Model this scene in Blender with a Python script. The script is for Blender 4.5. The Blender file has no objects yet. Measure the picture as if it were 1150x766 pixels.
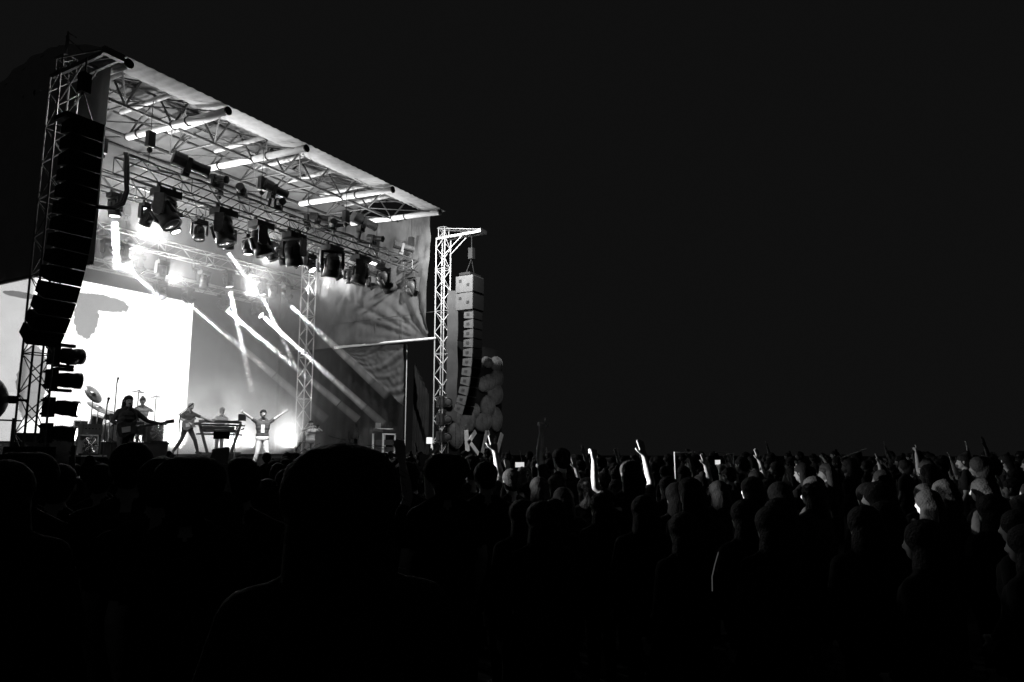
import bpy, bmesh, math, random
import numpy as np
from mathutils import Vector, Matrix, Quaternion, noise
random.seed(7)
PI = math.pi
C = bpy.context.scene.collection
scene = bpy.context.scene

# ------------------------------------------------------------------ camera
# world frame: +X along the stage front, +Y upstage, Z up, origin under the near front tower
cam = bpy.data.cameras.new('camera'); cam.lens = 36*820.17/1150; cam.sensor_width = 36
cam.clip_start = 0.05; cam.clip_end = 2000
co = bpy.data.objects.new('camera', cam); C.objects.link(co)
YAW = .526; PITCH = math.atan(124.13/820.17)
co.location = (-8.44, -16.824, 1.8)
co.rotation_euler = (PI/2+PITCH, 0, YAW-PI/2)
scene.camera = co
# ------------------------------------------------------------------ night sky
w = bpy.data.worlds.new('World'); scene.world = w; w.use_nodes = True
bg = w.node_tree.nodes['Background']; bg.inputs[0].default_value = (1, 1, 1, 1); bg.inputs[1].default_value = 0.0050
# ------------------------------------------------------------------ exposure and engine
scene.view_settings.view_transform = 'Standard'; scene.view_settings.look = 'None'
scene.view_settings.exposure = 0; scene.view_settings.gamma = 1
scene.render.engine = 'CYCLES'
cy = scene.cycles
cy.use_denoising = True; cy.max_bounces = 4; cy.diffuse_bounces = 2; cy.glossy_bounces = 2
cy.volume_bounces = 0; cy.transparent_max_bounces = 48; cy.volume_max_steps = 64
cy.sample_clamp_indirect = 3; cy.caustics_reflective = False; cy.caustics_refractive = False
cy.volume_step_rate = 4

# ------------------------------------------------------------------ materials
def mat(name, g, rough=.6, metal=0, var=0, scale=6, bump=0, spec=.3):
    m = bpy.data.materials.new(name); m.use_nodes = True
    nt = m.node_tree; b = nt.nodes['Principled BSDF']
    b.inputs['Base Color'].default_value = (g, g, g, 1)
    b.inputs['Roughness'].default_value = rough; b.inputs['Metallic'].default_value = metal
    b.inputs['Specular IOR Level'].default_value = spec
    if var or bump:
        tc = nt.nodes.new('ShaderNodeTexCoord'); n = nt.nodes.new('ShaderNodeTexNoise')
        n.inputs['Scale'].default_value = scale; n.inputs['Detail'].default_value = 5
        nt.links.new(tc.outputs['Object'], n.inputs['Vector'])
        if var:
            r = nt.nodes.new('ShaderNodeMapRange')
            r.inputs[3].default_value = g*(1-var); r.inputs[4].default_value = min(1, g*(1+var))
            r.inputs[1].default_value = .3; r.inputs[2].default_value = .7
            nt.links.new(n.outputs['Fac'], r.inputs[0]); nt.links.new(r.outputs[0], b.inputs['Base Color'])
        if bump:
            bp = nt.nodes.new('ShaderNodeBump'); bp.inputs['Strength'].default_value = bump
            bp.inputs['Distance'].default_value = .05
            nt.links.new(n.outputs['Fac'], bp.inputs['Height']); nt.links.new(bp.outputs[0], b.inputs['Normal'])
    return m
def emis(name, s):
    m = bpy.data.materials.new(name); m.use_nodes = True; nt = m.node_tree
    nt.nodes.clear(); o = nt.nodes.new('ShaderNodeOutputMaterial'); e = nt.nodes.new('ShaderNodeEmission')
    e.inputs[1].default_value = s; nt.links.new(e.outputs[0], o.inputs[0]); return m
def volmat(name, d, noise=False, aniso=.2):
    m = bpy.data.materials.new(name); m.use_nodes = True; nt = m.node_tree
    nt.nodes.clear(); o = nt.nodes.new('ShaderNodeOutputMaterial'); v = nt.nodes.new('ShaderNodeVolumePrincipled')
    v.inputs['Color'].default_value = (.95, .95, .95, 1); v.inputs['Density'].default_value = d
    v.inputs['Anisotropy'].default_value = aniso
    nt.links.new(v.outputs[0], o.inputs['Volume'])
    if noise:
        tc = nt.nodes.new('ShaderNodeTexCoord'); n = nt.nodes.new('ShaderNodeTexNoise')
        n.inputs['Scale'].default_value = .55; n.inputs['Detail'].default_value = 3; n.inputs['Distortion'].default_value = .6
        nt.links.new(tc.outputs['Object'], n.inputs['Vector'])
        r = nt.nodes.new('ShaderNodeMapRange'); r.inputs[1].default_value = .42; r.inputs[2].default_value = .68
        r.inputs[3].default_value = 0; r.inputs[4].default_value = 1
        nt.links.new(n.outputs['Fac'], r.inputs[0])
        s = nt.nodes.new('ShaderNodeSeparateXYZ'); nt.links.new(tc.outputs['Object'], s.inputs[0])
        f = nt.nodes.new('ShaderNodeMapRange'); f.interpolation_type = 'SMOOTHSTEP'
        f.inputs[1].default_value = 5.0; f.inputs[2].default_value = 1.8; f.inputs[3].default_value = 0; f.inputs[4].default_value = d
        nt.links.new(s.outputs['Z'], f.inputs[0])
        mu = nt.nodes.new('ShaderNodeMath'); mu.operation = 'MULTIPLY'
        nt.links.new(r.outputs[0], mu.inputs[0]); nt.links.new(f.outputs[0], mu.inputs[1])
        nt.links.new(mu.outputs[0], v.inputs['Density'])
    return m
M = dict(tube2=mat('greyed_tube_paint', .4, .5, 0, .15, 5),cloth3=mat('grey_tee', .07, .9, 0, .3, 9, .4), glow=emis('rim_highlight', .05),trs=mat('grey_truss_metal', .09, .5, .5, .2, 20),pvc=mat('white_pvc_sheet', .8, .6, 0, .05, 2),
 alu=mat('truss_aluminium', .6, .5, .15, .2, 20), dkalu=mat('black_truss_paint', .05, .6, 0, .3, 20),
 midalu=mat('dull_truss_metal', .3, .55, .4, .2, 20),
 white=mat('white_tube_paint', .8, .5, 0, .08, 5), black=mat('black_paint', .02, .5), blackr=mat('black_rubber', .015, .8),
 lampg=mat('lamp_housing', .045, .45, 0, .3, 8), glass=mat('lens_glass', .25, .15, .6), lit=emis('lit_lens', 6), dimlit=emis('dim_lens', .9),
 roof=mat('roof_fabric', .09, .85, 0, .3, 1.3, .5), val=mat('valance_fabric', .24, .85, 0, .12, 4, .5),
 scrim=mat('grey_scrim', .085, .9, 0, .35, 1.1, .6), drape=mat('dark_drape', .02, .95, 0, .4, 2, .5), back=mat('grey_backdrop', .035, .95, 0, .3, .8, .3),
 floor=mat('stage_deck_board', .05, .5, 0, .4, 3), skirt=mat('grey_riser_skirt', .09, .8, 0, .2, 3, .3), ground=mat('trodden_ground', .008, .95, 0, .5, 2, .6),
 cab=mat('cabinet_black', .025, .6, 0, .2, 10), cabg=mat('cabinet_grey_side', .11, .6, 0, .1, 6), mark=mat('cabinet_mark', .04, .5),
 skin=mat('skin', .42, .55, 0, .12, 12), skin_shaded=mat('shaded_skin', .1, .5, 0, .12, 12), hair=mat('dark_hair', .008, .75, 0, .4, 60, .4), fair=mat('fair_hair', .3, .6, 0, .3, 60, .4),
 cloth=mat('black_cotton', .011, .95, 0, .4, 9, .4), cloth2=mat('charcoal_cotton', .03, .9, 0, .3, 9, .4), grey=mat('grey_cotton', .22, .9, 0, .2, 9, .4),
 wcloth=mat('white_cotton', .75, .85, 0, .08, 9, .4), denim=mat('dark_denim', .06, .85, 0, .3, 15, .3), eye=mat('eye_dark', .02, .3), shoe=mat('shoe', .03, .6),
 wood=mat('lacquered_wood', .08, .2, 0, .3, 9), cymb=mat('cymbal_bronze', .4, .3, .9, .25, 25), chrome=mat('chrome', .6, .2, 1), drumw=mat('drum_head', .75, .5, 0, .1, 9),
 print=mat('printed_grey', .22, .8, 0, .4, 3, .2), printb=mat('banner_cloth', .015, .9, 0, .5, 2, .3), letter=mat('pale_letter_paint', .75, .7, 0, .15, 8), screenlit=emis('small_screen_glow', 1.2), phonelit=emis('phone_screen_glow', .7),
)
# ------------------------------------------------------------------ mesh helpers
def basis(d):
    d = Vector(d).normalized(); a = Vector((0, 0, 1)) if abs(d.z) < .9 else Vector((1, 0, 0))
    s = d.cross(a).normalized(); return d, s, s.cross(d).normalized()
class MB:
    def __init__(s): s.v = []; s.f = []
    def box(s, c, d, R=None):
        b = len(s.v); c = Vector(c)
        for z in (-1, 1):
            for x, y in ((-1, -1), (1, -1), (1, 1), (-1, 1)):
                p = Vector((x*d[0]/2, y*d[1]/2, z*d[2]/2))
                s.v.append(c+(R @ p if R else p))
        for f in ((3, 2, 1, 0), (4, 5, 6, 7), (0, 1, 5, 4), (1, 2, 6, 5), (2, 3, 7, 6), (3, 0, 4, 7)): s.f.append([b+i for i in f])
        return s
    def tube(s, a, b, r, r2=None, n=6, cap=True):
        a = Vector(a); b = Vector(b); r2 = r if r2 is None else r2
        if (b-a).length < 1e-6: return s
        d, u, w_ = basis(b-a); k = len(s.v)
        for p, q in ((a, r), (b, r2)):
            for i in range(n):
                t = 2*PI*i/n; s.v.append(p+(u*math.cos(t)+w_*math.sin(t))*q)
        for i in range(n): j = (i+1) % n; s.f.append([k+j, k+i, k+n+i, k+n+j])
        if cap: s.f.append([k+i for i in range(n)]); s.f.append([k+n+i for i in reversed(range(n))])
        return s
    def path(s, pts, r, n=6):
        for a, b in zip(pts[:-1], pts[1:]): s.tube(a, b, r, n=n)
        return s
    def ring(s, c, ax, R, r, n=20, m=6):
        d, u, w_ = basis(ax); c = Vector(c)
        pts = [c+(u*math.cos(2*PI*i/n)+w_*math.sin(2*PI*i/n))*R for i in range(n+1)]
        return s.path(pts, r, m)
    def ball(s, c, rx, ry=None, rz=None, n=12, m=8, R=None):
        ry = ry or rx; rz = rz or rx; c = Vector(c); k = len(s.v)
        for i in range(m+1):
            p = PI*i/m
            for j in range(n):
                t = 2*PI*j/n; q = Vector((rx*math.sin(p)*math.cos(t), ry*math.sin(p)*math.sin(t), rz*math.cos(p)))
                s.v.append(c+(R @ q if R else q))
        for i in range(m):
            for j in range(n):
                a = k+i*n+j; b = k+i*n+(j+1) % n; s.f.append([a, a+n, b+n, b])
        return s
    def lathe(s, prof, c=(0, 0, 0), ax=(0, 0, 1), n=20):
        d, u, w_ = basis(ax); c = Vector(c); k = len(s.v)
        for r, h in prof:
            for i in range(n): t = 2*PI*i/n; s.v.append(c+d*h+(u*math.cos(t)+w_*math.sin(t))*max(r, 1e-4))
        for q in range(len(prof)-1):
            for i in range(n): j = (i+1) % n; s.f.append([k+q*n+i, k+q*n+j, k+q*n+n+j, k+q*n+n+i])
        return s
    def build(s, name, m, parent=None, smooth=False, loc=None):
        me = bpy.data.meshes.new(name); me.from_pydata([tuple(v) for v in s.v], [], s.f)
        bm = bmesh.new(); bm.from_mesh(me); bmesh.ops.recalc_face_normals(bm, faces=bm.faces); bm.to_mesh(me); bm.free()
        me.materials.append(m)
        if smooth: me.shade_smooth()
        o = bpy.data.objects.new(name, me); C.objects.link(o)
        if parent: o.parent = parent
        if loc: o.location = loc
        return o
def tag(o, label=None, cat=None, group=None, kind=None):
    for k, v in (('label', label), ('category', cat), ('group', group), ('kind', kind)):
        if v: o[k] = v
    return o
def thing(name, loc, label, cat, group=None, rz=0):
    o = bpy.data.objects.new(name, None); C.objects.link(o); o.location = loc; o.rotation_euler = (0, 0, rz); o.empty_display_size = .1
    return tag(o, label, cat, group)
def copy_tree(o, parent=None):
    c = o.copy(); C.objects.link(c)
    if parent: c.parent = parent
    for ch in o.children: copy_tree(ch, c)
    return c
def lattice(mb, a, b, wd, rc=.024, rb=.012, pitch=None, faces=4, up=(0, 0, 1)):
    a = Vector(a); b = Vector(b); L = (b-a).length; d = (b-a).normalized()
    u = Vector(up); u = (u-d*u.dot(d))
    if u.length < .1: u = Vector((1, 0, 0))
    u.normalize(); s = d.cross(u).normalized(); h = wd/2
    cs = [u*h+s*h, u*h-s*h, -u*h-s*h, -u*h+s*h]
    for c in cs: mb.tube(a+c, b+c, rc)
    n = max(2, round(L/(pitch or wd*.95)))
    for i in range(n):
        p = a+d*(L*i/n); q = a+d*(L*(i+1)/n)
        for k in range(4):
            c1, c2 = cs[k], cs[(k+1) % 4]
            if (i+k) % 2: mb.tube(p+c1, q+c2, rb, n=4)
            else: mb.tube(p+c2, q+c1, rb, n=4)
            if i % 4 == 0: mb.tube(p+c1, p+c2, rb, n=4)
    for k in range(4):
        mb.tube(b+cs[k], b+cs[(k+1) % 4], rb, n=4)
    return mb
def cloth(name, P, m, parent, nx=60, ny=40, fold=lambda s, t: 0, nrm=(0, -1, 0)):
    """a hanging sheet with real folds and a small thickness; P(s,t) -> point"""
    me = bpy.data.meshes.new(name); nv = Vector(nrm); V = []; F = []
    for off in (0, .012):
        for j in range(ny+1):
            for i in range(nx+1):
                s, t = i/nx, j/ny; V.append(tuple(Vector(P(s, t))+nv*(fold(s, t)-off)))
    N = (nx+1)*(ny+1)
    for j in range(ny):
        for i in range(nx):
            a = j*(nx+1)+i; F.append((a, a+1, a+nx+2, a+nx+1)); F.append((N+a+nx+1, N+a+nx+2, N+a+1, N+a))
    me.from_pydata(V, [], F); me.materials.append(m); me.shade_smooth()
    o = bpy.data.objects.new(name, me); C.objects.link(o)
    if parent: o.parent = parent
    return o

# ------------------------------------------------------------------ ground
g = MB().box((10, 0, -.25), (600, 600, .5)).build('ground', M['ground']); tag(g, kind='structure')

# ------------------------------------------------------------------ stage deck and risers
FZ = 1.25
t = thing('stage_deck', (7.5, 3.7, 0), 'wide dark stage deck with black skirt under the lit concert stage', 'stage')
MB().box((0, 0, FZ-.09), (15.2, 9.6, .18)).build('deck_top', M['floor'], t)
cloth('skirt', lambda s, q: (-7.55+15.1*s, -4.72, (FZ-.2)*q), M['drape'], t, 160, 4, lambda s, q: .04*math.sin(s*260))
MB().box((0, 0, .5), (14.6, 9.0, 1.0)).build('substructure', M['black'], t)
def riser(x0, x1, y0, y1, z1, lab):
    t = thing('stage_riser', ((x0+x1)/2, (y0+y1)/2, FZ), lab, 'riser')
    MB().box((0, 0, z1-FZ-.03), (x1-x0, y1-y0, .06)).build('riser_top', M['floor'], t)
    MB().box((0, 0, (z1-FZ-.06)/2+.002), (x1-x0-.04, y1-y0-.04, z1-FZ-.066)).build('riser_skirt', M['skirt'], t)
riser(6.95, 12.6, 4.1, 6.3, 1.72, 'low wide riser with grey front under the keyboards and guitarist')
riser(2.2, 6.1, 4.0, 6.6, 2.08, 'grey boxed riser carrying the drum kit before the white screen')

# ------------------------------------------------------------------ towers
def tower(x, y, z1, m, lab, arm=True, z0=FZ, grp='four lattice towers at the stage corners'):
    t = thing('stage_tower', (x, y, 0), lab, 'tower', grp)
    lattice(MB(), (0, 0, .45), (0, 0, z1), .42, .024, .013, .44).build('lattice_mast', m, t)
    mb = MB().box((0, 0, .2), (1.1, 1.1, .4))
    mb.build('ballast_base', M['black'], t)
    if arm:
        mb = MB()
        for sx in (-.16, .16):
            mb.box((sx, -.85, z1-.02), (.06, 2.1, .1)); mb.tube((sx, .2, z1+.42), (sx, -1.85, z1+.06), .02); mb.tube((sx, -.2, z1-.7), (sx, -1.0, z1-.07), .02)
        mb.box((0, -1.87, z1), (.46, .12, .16)); mb.box((0, -1.0, z1-.01), (.3, .08, .08))
        mb.build('hoist_arm', m, t)
        lattice(MB(), (0, 0, z1+.02), (0, 0, z1+.45), .3, .02, .012, .3).build('tower_head', m, t)
    return t
tower(0, 0, 10.36, M['midalu'], 'nearest tall lattice tower with hoist arm, behind the black speaker column')
tower(15, 0, 10.36, M['alu'], 'far bright lattice tower with hoist arm at the right edge of the stage')
tower(13.72, 6.15, 10.6, M['alu'], 'rear lattice tower in haze left of the grey side scrim', False)
tower(.6, 8.0, 10.6, M['midalu'], 'rear lattice tower hidden behind the near side of the stage', False)
# thin black mast and flags above the near tower
t = thing('antenna_pole', (.05, .15, 10.8), 'thin pole with short cross bars on top of the near tower', 'pole')
MB().tube((0, 0, 0), (0, 0, .75), .02).box((0, 0, .5), (.05, .05, .3)).build('pole', M['midalu'], t)
MB().tube((-.05, 0, .6), (.5, .1, .45), .012).tube((0, 0, .72), (.2, 0, .7), .012).tube((0, 0, .2), (.75, 0, -.05), .008).build('cross_bar', M['midalu'], t)

# ------------------------------------------------------------------ roof
t = thing('stage_roof', (7.5, 3.7, 10.9), 'tubular stage roof with pale fabric skin and white rafters', 'stage roof')
o0 = Vector((7.5, 3.7, 10.9))
def rel(p): return Vector(p)-o0
prof = [(.25, 11.32), (1.0, 11.85), (2.2, 12.25), (3.6, 12.15), (5.5, 11.7), (8.3, 11.0)]
def ridge(q):
    x = q*(len(prof)-1); i = min(int(x), len(prof)-2); f = x-i
    return prof[i][0]*(1-f)+prof[i+1][0]*f, prof[i][1]*(1-f)+prof[i+1][1]*f
def rp(s, q): y, z = ridge(q); return rel((.9+13.2*s, y, z-.06*math.sin(PI*((s*4.6) % 1))))
cloth('roof_skin', rp, M['roof'], t, 140, 30, lambda s, q: 0, (0, 0, 1))
def vp(s, q):   # pale front strip, sagging between the rafters
    sag = .10*abs(math.sin(PI*s*4.3))
    return rel((.75+13.35*s, -.72+1.15*q, 11.14+.2*q-sag*math.sin(PI*q)+.01*math.sin(s*300)))
cloth('front_valance', vp, M['val'], t, 200, 10, lambda s, q: 0, (0, 0, 1))
TX = [1.0, 3.83, 6.69, 10.79, 13.63]
for x in TX:
    MB().tube(rel((x, -.78, 10.94)), rel((x, 3.75, 11.22)), .105, n=14).build('rafter_tube', M['white'], t, True)
    mb = MB()
    for y in (-.79, 3.76): mb.tube(rel((x, y-.02, 10.94+.0618*(y+.78))), rel((x, y+.02, 10.94+.0618*(y+.78))), .12, n=14)
    for y in (.9, 1.55, 3.2): mb.ring(rel((x, y, 10.94+.0618*(y+.78))), (0, 1, 0), .12, .025, 14, 4)
    mb.build('tube_collar', M['black'], t)
for x in (1.9, 3.27, 4.84, 6.52, 8.2, 9.68, 11.34, 12.7):
    MB().tube(rel((x, .95, 11.62)), rel((x, 3.25, 11.66)), .075, n=10).build('upper_tube', M['tube2'], t, True)
for y, z, r in ((1.6, 11.06, .035), (1.78, 11.12, .025), (3.78, 11.22, .06), (.95, 11.7, .03), (3.3, 11.6, .04), (2.3, 12.1, .04), (5.5, 11.6, .05)):
    MB().tube(rel((.95, y, z)), rel((14.05, y, z)), r).build('purlin', M['dkalu'], t)
mb = MB()
for x in TX+[2.4, 5.26, 8.0, 9.4, 12.2]:
    a = rel((x, .95, 11.6)); b = rel((x, 3.3, 11.6)); c = rel((x, 1.6, 11.08)); d = rel((x, 3.75, 11.22)); e = rel((x, 2.3, 12.1))
    for p, q in ((a, c), (c, e), (e, b), (b, d), (c, rel((x, 2.6, 11.6))), (rel((x, 2.6, 11.6)), d), (a, e), (d, rel((x, 5.5, 11.6))), (c, d)): mb.tube(p, q, .032, n=5)
for i, x in enumerate(TX[:-1]):
    x2 = TX[i+1]; xm = (x+x2)/2
    for p, q in (((x, -.5, 11.0), (xm, 1.6, 11.1)), ((xm, 1.6, 11.1), (x2, -.5, 11.0)), ((x, 1.6, 11.1), (xm, 3.78, 11.2)), ((xm, 3.78, 11.2), (x2, 1.6, 11.1)),
                 ((x, 1.0, 11.7), (xm, 3.3, 11.6)), ((xm, 3.3, 11.6), (x2, 1.0, 11.7)), ((xm, 1.0, 11.7), (xm, 3.3, 11.6))): mb.tube(rel(p), rel(q), .02, n=4)
mb.build('roof_bracing', M['dkalu'], t)
# panels hung under the skin that read as darker bays
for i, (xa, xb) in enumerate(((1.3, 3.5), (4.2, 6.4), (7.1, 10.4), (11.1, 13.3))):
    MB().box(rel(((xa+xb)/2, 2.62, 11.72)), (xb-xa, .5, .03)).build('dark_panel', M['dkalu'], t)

# ------------------------------------------------------------------ fabric walls
t = thing('backdrop_curtain', (7.5, 8.35, FZ), 'smoke grey cloth backdrop across the back of the stage beside the screen', 'curtain')
cloth('curtain', lambda s, q: (-6.7+13.4*s, 0, 9.85*q), M['back'], t, 260, 10, lambda s, q: .02*math.sin(s*110+1.2*math.sin(s*23)))
t = thing('side_scrim', (14.12, 0, 6.1), 'wrinkled pale grey scrim above the white bar on the far side', 'scrim')
def fold(s, q):
    a = math.atan2(q+.03, s+.02); rad = math.hypot(s, q); w1 = math.exp(-((rad-.35)/.35)**2)
    f = .32*w1*abs(noise.noise(Vector((a*4.5, rad*1.1, 1))))
    f += .14*abs(noise.noise(Vector((s*11+q*5, q*1.6-s, 4))))*(.4+.8*q)+.035*noise.noise(Vector((s*38, q*9, 2)))
    return f + .16*noise.noise(Vector((s*3, q*2, 7)))
cloth('scrim', lambda s, q: (0, .04+8.2*s, .02+5.2*q), M['scrim'], t, 150, 70, fold, (-1, 0, 0))
MB().tube((-.05, -.35, 0), (-.05, 4.85, .02), .055, n=10).build('white_bar', M['white'], t, True)
MB().tube((-.06, -.3, 1.05), (-.12, 5.2, 1.0), .014).tube((-.08, 1.3, 1.05), (-.08, 1.25, .1), .012).tube((-.08, 2.6, 1.05), (-.08, 2.7, .1), .012).build('tie_line', M['dkalu'], t)
t = thing('corner_sail', (14.15, 0, 3.5), 'light triangular cloth drooping below the white side bar', 'cloth')
def tri(s, q):
    a = Vector((0, 4.7, 2.65)); b = Vector((0, 1.25, 2.5)); c = Vector((0, 1.15, .05))
    return (a.lerp(b, s)).lerp(a.lerp(c, s), q)
cloth('cloth', tri, M['scrim'], t, 50, 40, lambda s, q: .16*abs(noise.noise(Vector((s*7+q*5, q*1.2, 9))))*s+.03*noise.noise(Vector((s*20, q*8, 2))), (-1, 0, 0))
t = thing('side_black_curtain', (14.3, 0, FZ), 'nearly black masking curtain closing the lower far side of the stage', 'curtain')
cloth('curtain', lambda s, q: (0, 1.3+7*s, 4.8*q), M['drape'], t, 160, 8, lambda s, q: .02*math.sin(s*90+2*q), (-1, 0, 0))
t = thing('wing_curtain', (14.95, 0, FZ), 'dark grey pleated cloth hanging beside the bright far tower', 'curtain')
cloth('curtain', lambda s, q: (.9*s, 1.35-.9*s*q*0-.2*s, 4.2*q*(1-.35*s)), M['drape'], t, 60, 8, lambda s, q: .02*math.sin(s*40+2*q))
MB().tube((-.65, 1.2, 0), (-.65, 1.2, 4.75), .02).build('curtain_pole', M['white'], t)
t = thing('near_side_wall', (.88, 0, 6.1), 'black weather sheet closing the near side above its bar', 'wall sheet')
cloth('sheet', lambda s, q: (0, -.25+8.4*s, q*(5.2+1.0*math.sin(PI*min(1,(s+.03)*1.15)))), M['pvc'], t, 60, 10, lambda s, q: .03*math.sin(s*60), (-1, 0, 0))
MB().tube((-.06, -.3, -.02), (-.06, 8.2, -.02), .05).build('side_bar', M['midalu'], t)

# ------------------------------------------------------------------ video screen
t = thing('video_screen', (5.0, 8.0, 2.1), 'huge glowing white video wall with grey shapes behind the band', 'video screen')
m = bpy.data.materials.new('screen_picture'); m.use_nodes = True; nt = m.node_tree; nt.nodes.clear()
N = nt.nodes.new; Lk = nt.links.new
out = N('ShaderNodeOutputMaterial'); em = N('ShaderNodeEmission'); em.inputs[1].default_value = 1.7; Lk(em.outputs[0], out.inputs[0])
tc = N('ShaderNodeTexCoord'); sp = N('ShaderNodeSeparateXYZ'); Lk(tc.outputs['Object'], sp.inputs[0])
def mth(op, a, b=None, c=None):
    n = N('ShaderNodeMath'); n.operation = op
    for i, v in enumerate((a, b, c)):
        if v is None: continue
        if isinstance(v, (int, float)): n.inputs[i].default_value = v
        else: Lk(v, n.inputs[i])
    return n.outputs[0]
X, Z = sp.outputs['X'], sp.outputs['Z']
nz = N('ShaderNodeTexNoise'); nz.inputs['Scale'].default_value = 2.2; nz.inputs['Detail'].default_value = 3; Lk(tc.outputs['Object'], nz.inputs['Vector'])
nz2 = N('ShaderNodeTexNoise'); nz2.inputs['Scale'].default_value = 7; nz2.inputs['Detail'].default_value = 4; Lk(tc.outputs['Object'], nz2.inputs['Vector'])
wob = mth('ADD', mth('MULTIPLY', mth('SUBTRACT', nz.outputs['Fac'], .5), .6), mth('MULTIPLY', mth('SUBTRACT', nz2.outputs['Fac'], .5), .8))
def ell(cx, cz, rx, rz, flat=None):
    d = mth('ADD', mth('POWER', mth('ABSOLUTE', mth('DIVIDE', mth('SUBTRACT', X, cx), rx)), 2.), mth('POWER', mth('ABSOLUTE', mth('DIVIDE', mth('SUBTRACT', Z, cz), rz)), 2.))
    r = N('ShaderNodeMapRange'); r.inputs[1].default_value = .95; r.inputs[2].default_value = 1.05; r.inputs[3].default_value = 1; r.inputs[4].default_value = 0
    Lk(mth('ADD', d, wob), r.inputs[0]); return r.outputs[0]
SH = [ell(.85, 4.8, 1.1, .28), ell(.42, 4.25, .42, .75), ell(-1.1, 1.9, .45, 1.2), ell(-1.7, 4.6, .5, .1)]
mx = SH[0]
for q in SH[1:]: mx = mth('MAXIMUM', mx, q)
r = N('ShaderNodeMapRange'); r.inputs[1].default_value = -1.35; r.inputs[2].default_value = -1.25; r.inputs[3].default_value = .42; r.inputs[4].default_value = 1.0; Lk(X, r.inputs[0])
seam = mth('LESS_THAN', mth('ABSOLUTE', mth('SUBTRACT', Z, 1.55)), .03)
base = mth('MULTIPLY', r.outputs[0], mth('SUBTRACT', 1.0, mth('MULTIPLY', seam, .12)))
val = mth('MULTIPLY', base, mth('SUBTRACT', 1.0, mth('MULTIPLY', mx, .78)))
grad = mth('MULTIPLY_ADD', nz.outputs['Fac'], .3, .85)
val = mth('MULTIPLY', val, grad)
cr = N('ShaderNodeCombineColor')
for i in range(3): Lk(val, cr.inputs[i])
Lk(cr.outputs[0], em.inputs[0])
MB().box((.15, 0, 2.72), (8.7, .08, 5.44)).build('screen_panel', m, t)
MB().box((.15, .12, 2.72), (8.8, .12, 5.55)).build('screen_frame', M['black'], t)
MB().box((.15, .02, -.3), (8.7, .25, .5)).build('screen_foot', M['black'], t)

# ------------------------------------------------------------------ lighting trusses
def truss(y, z, x0, x1, m, lab, wd=.44):
    t = thing('lighting_truss', ((x0+x1)/2, y, z), lab, 'lighting truss', 'lighting trusses hung under the stage roof')
    h = (x1-x0)/2
    lattice(MB(), (-h, 0, 0), (h, 0, 0), wd, .026, .013, .5).build('truss_lattice', m, t)
    rr = random.Random(int(y*10)); mb = MB()
    x = -h+.2
    pts = []
    while x < h:
        pts.append((x, rr.uniform(-.15, .15), wd/2+.04+rr.uniform(0, .05))); x += .35
    mb.path(pts, .03, 5)
    mb.build('cable_run', M['blackr'], t)
    for k in range(9):     # cable loops hanging off the truss
        mb = MB()
        x = rr.uniform(-h+.3, h-.9); L = rr.uniform(.4, .9); dz = rr.uniform(.1, .35)
        mb.path([(x+L*i/6, -wd/2-.03, -wd/2+.1-dz*math.sin(PI*i/6)) for i in range(7)], .012, 4)
        mb.build('cable_loop', M['blackr'], t)
    for k in range(4):
        x = -h+.8+(2*h-1.6)*k/3
        a = MB().tube((x, 0, wd/2), (x, 0, 11.15-z), .012, n=4).box((x, 0, wd/2+.75), (.2, .16, .42)).ball((x, 0, wd/2+.45), .08, n=8, m=5)
        a.build('chain_hoist', M['black'], t)
    return t
truss(.82, 9.08, 1.9, 14.75, M['trs'], 'front lighting truss carrying the big dark moving heads')
truss(2.32, 9.08, 1.5, 14.4, M['midalu'], 'middle lighting truss just behind the front one')
truss(6.82, 9.06, 1.2, 14.3, M['midalu'], 'rear lighting truss half lost in the bright haze')
truss(7.68, 8.15, 3.0, 12.8, M['midalu'], 'low back truss running along the top of the video wall', .3)

# ------------------------------------------------------------------ moving heads
def moving_head(name, k, lensm, mm):
    """hangs from its clamp at the origin; k = overall height in metres"""
    t = thing(name, (0, 0, 0), None, 'stage light')
    b = MB().box((0, 0, -.1*k), (.5*k, .34*k, .15*k)).box((0, 0, -.01*k), (.3*k, .08*k, .05*k)).box((-.17*k, 0, .03*k), (.06*k, .06*k, .12*k)).box((.17*k, 0, .03*k), (.06*k, .06*k, .12*k))
    b.build('lamp_base', mm, t)
    y = MB()
    for sx in (-1, 1): y.box((sx*.27*k, 0, -.38*k), (.07*k, .2*k, .42*k)); y.tube((sx*.235*k, 0, -.52*k), (sx*.31*k, 0, -.52*k), .1*k, n=12)
    y.box((0, 0, -.2*k), (.54*k, .2*k, .05*k)); y.build('yoke', mm, t)
    h = MB().lathe([(.02*k, .32*k), (.1*k, .31*k), (.17*k, .22*k), (.2*k, .05*k), (.19*k, -.1*k), (.21*k, -.18*k), (.21*k, -.3*k), (.18*k, -.3*k), (.17*k, -.27*k)], n=18)
    h.box((0, .19*k, .03*k), (.2*k, .06*k, .26*k)).box((0, -.19*k, .03*k), (.2*k, .06*k, .26*k))
    for i in range(5): h.ring((0, 0, (.2-.05*i)*k), (0, 0, 1), (.178+.004*i)*k, .006*k, 16, 4)
    hd = h.build('lamp_head', mm, t, True, (0, 0, -.52*k))
    MB().lathe([(.172*k, -.27*k), (.16*k, -.292*k), (.1*k, -.305*k), (0, -.31*k)], n=18).build('lens', lensm, hd, True)
    return t
PROT = {}
for nm, k in (('big', 1.32), ('small', .8)):
    for lm in ('glass', 'lit', 'dimlit'):
        PROT[nm, lm] = moving_head('moving_head_light' if nm == 'big' else 'stage_light', k, M[lm], M['lampg'])
used = set()
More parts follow.
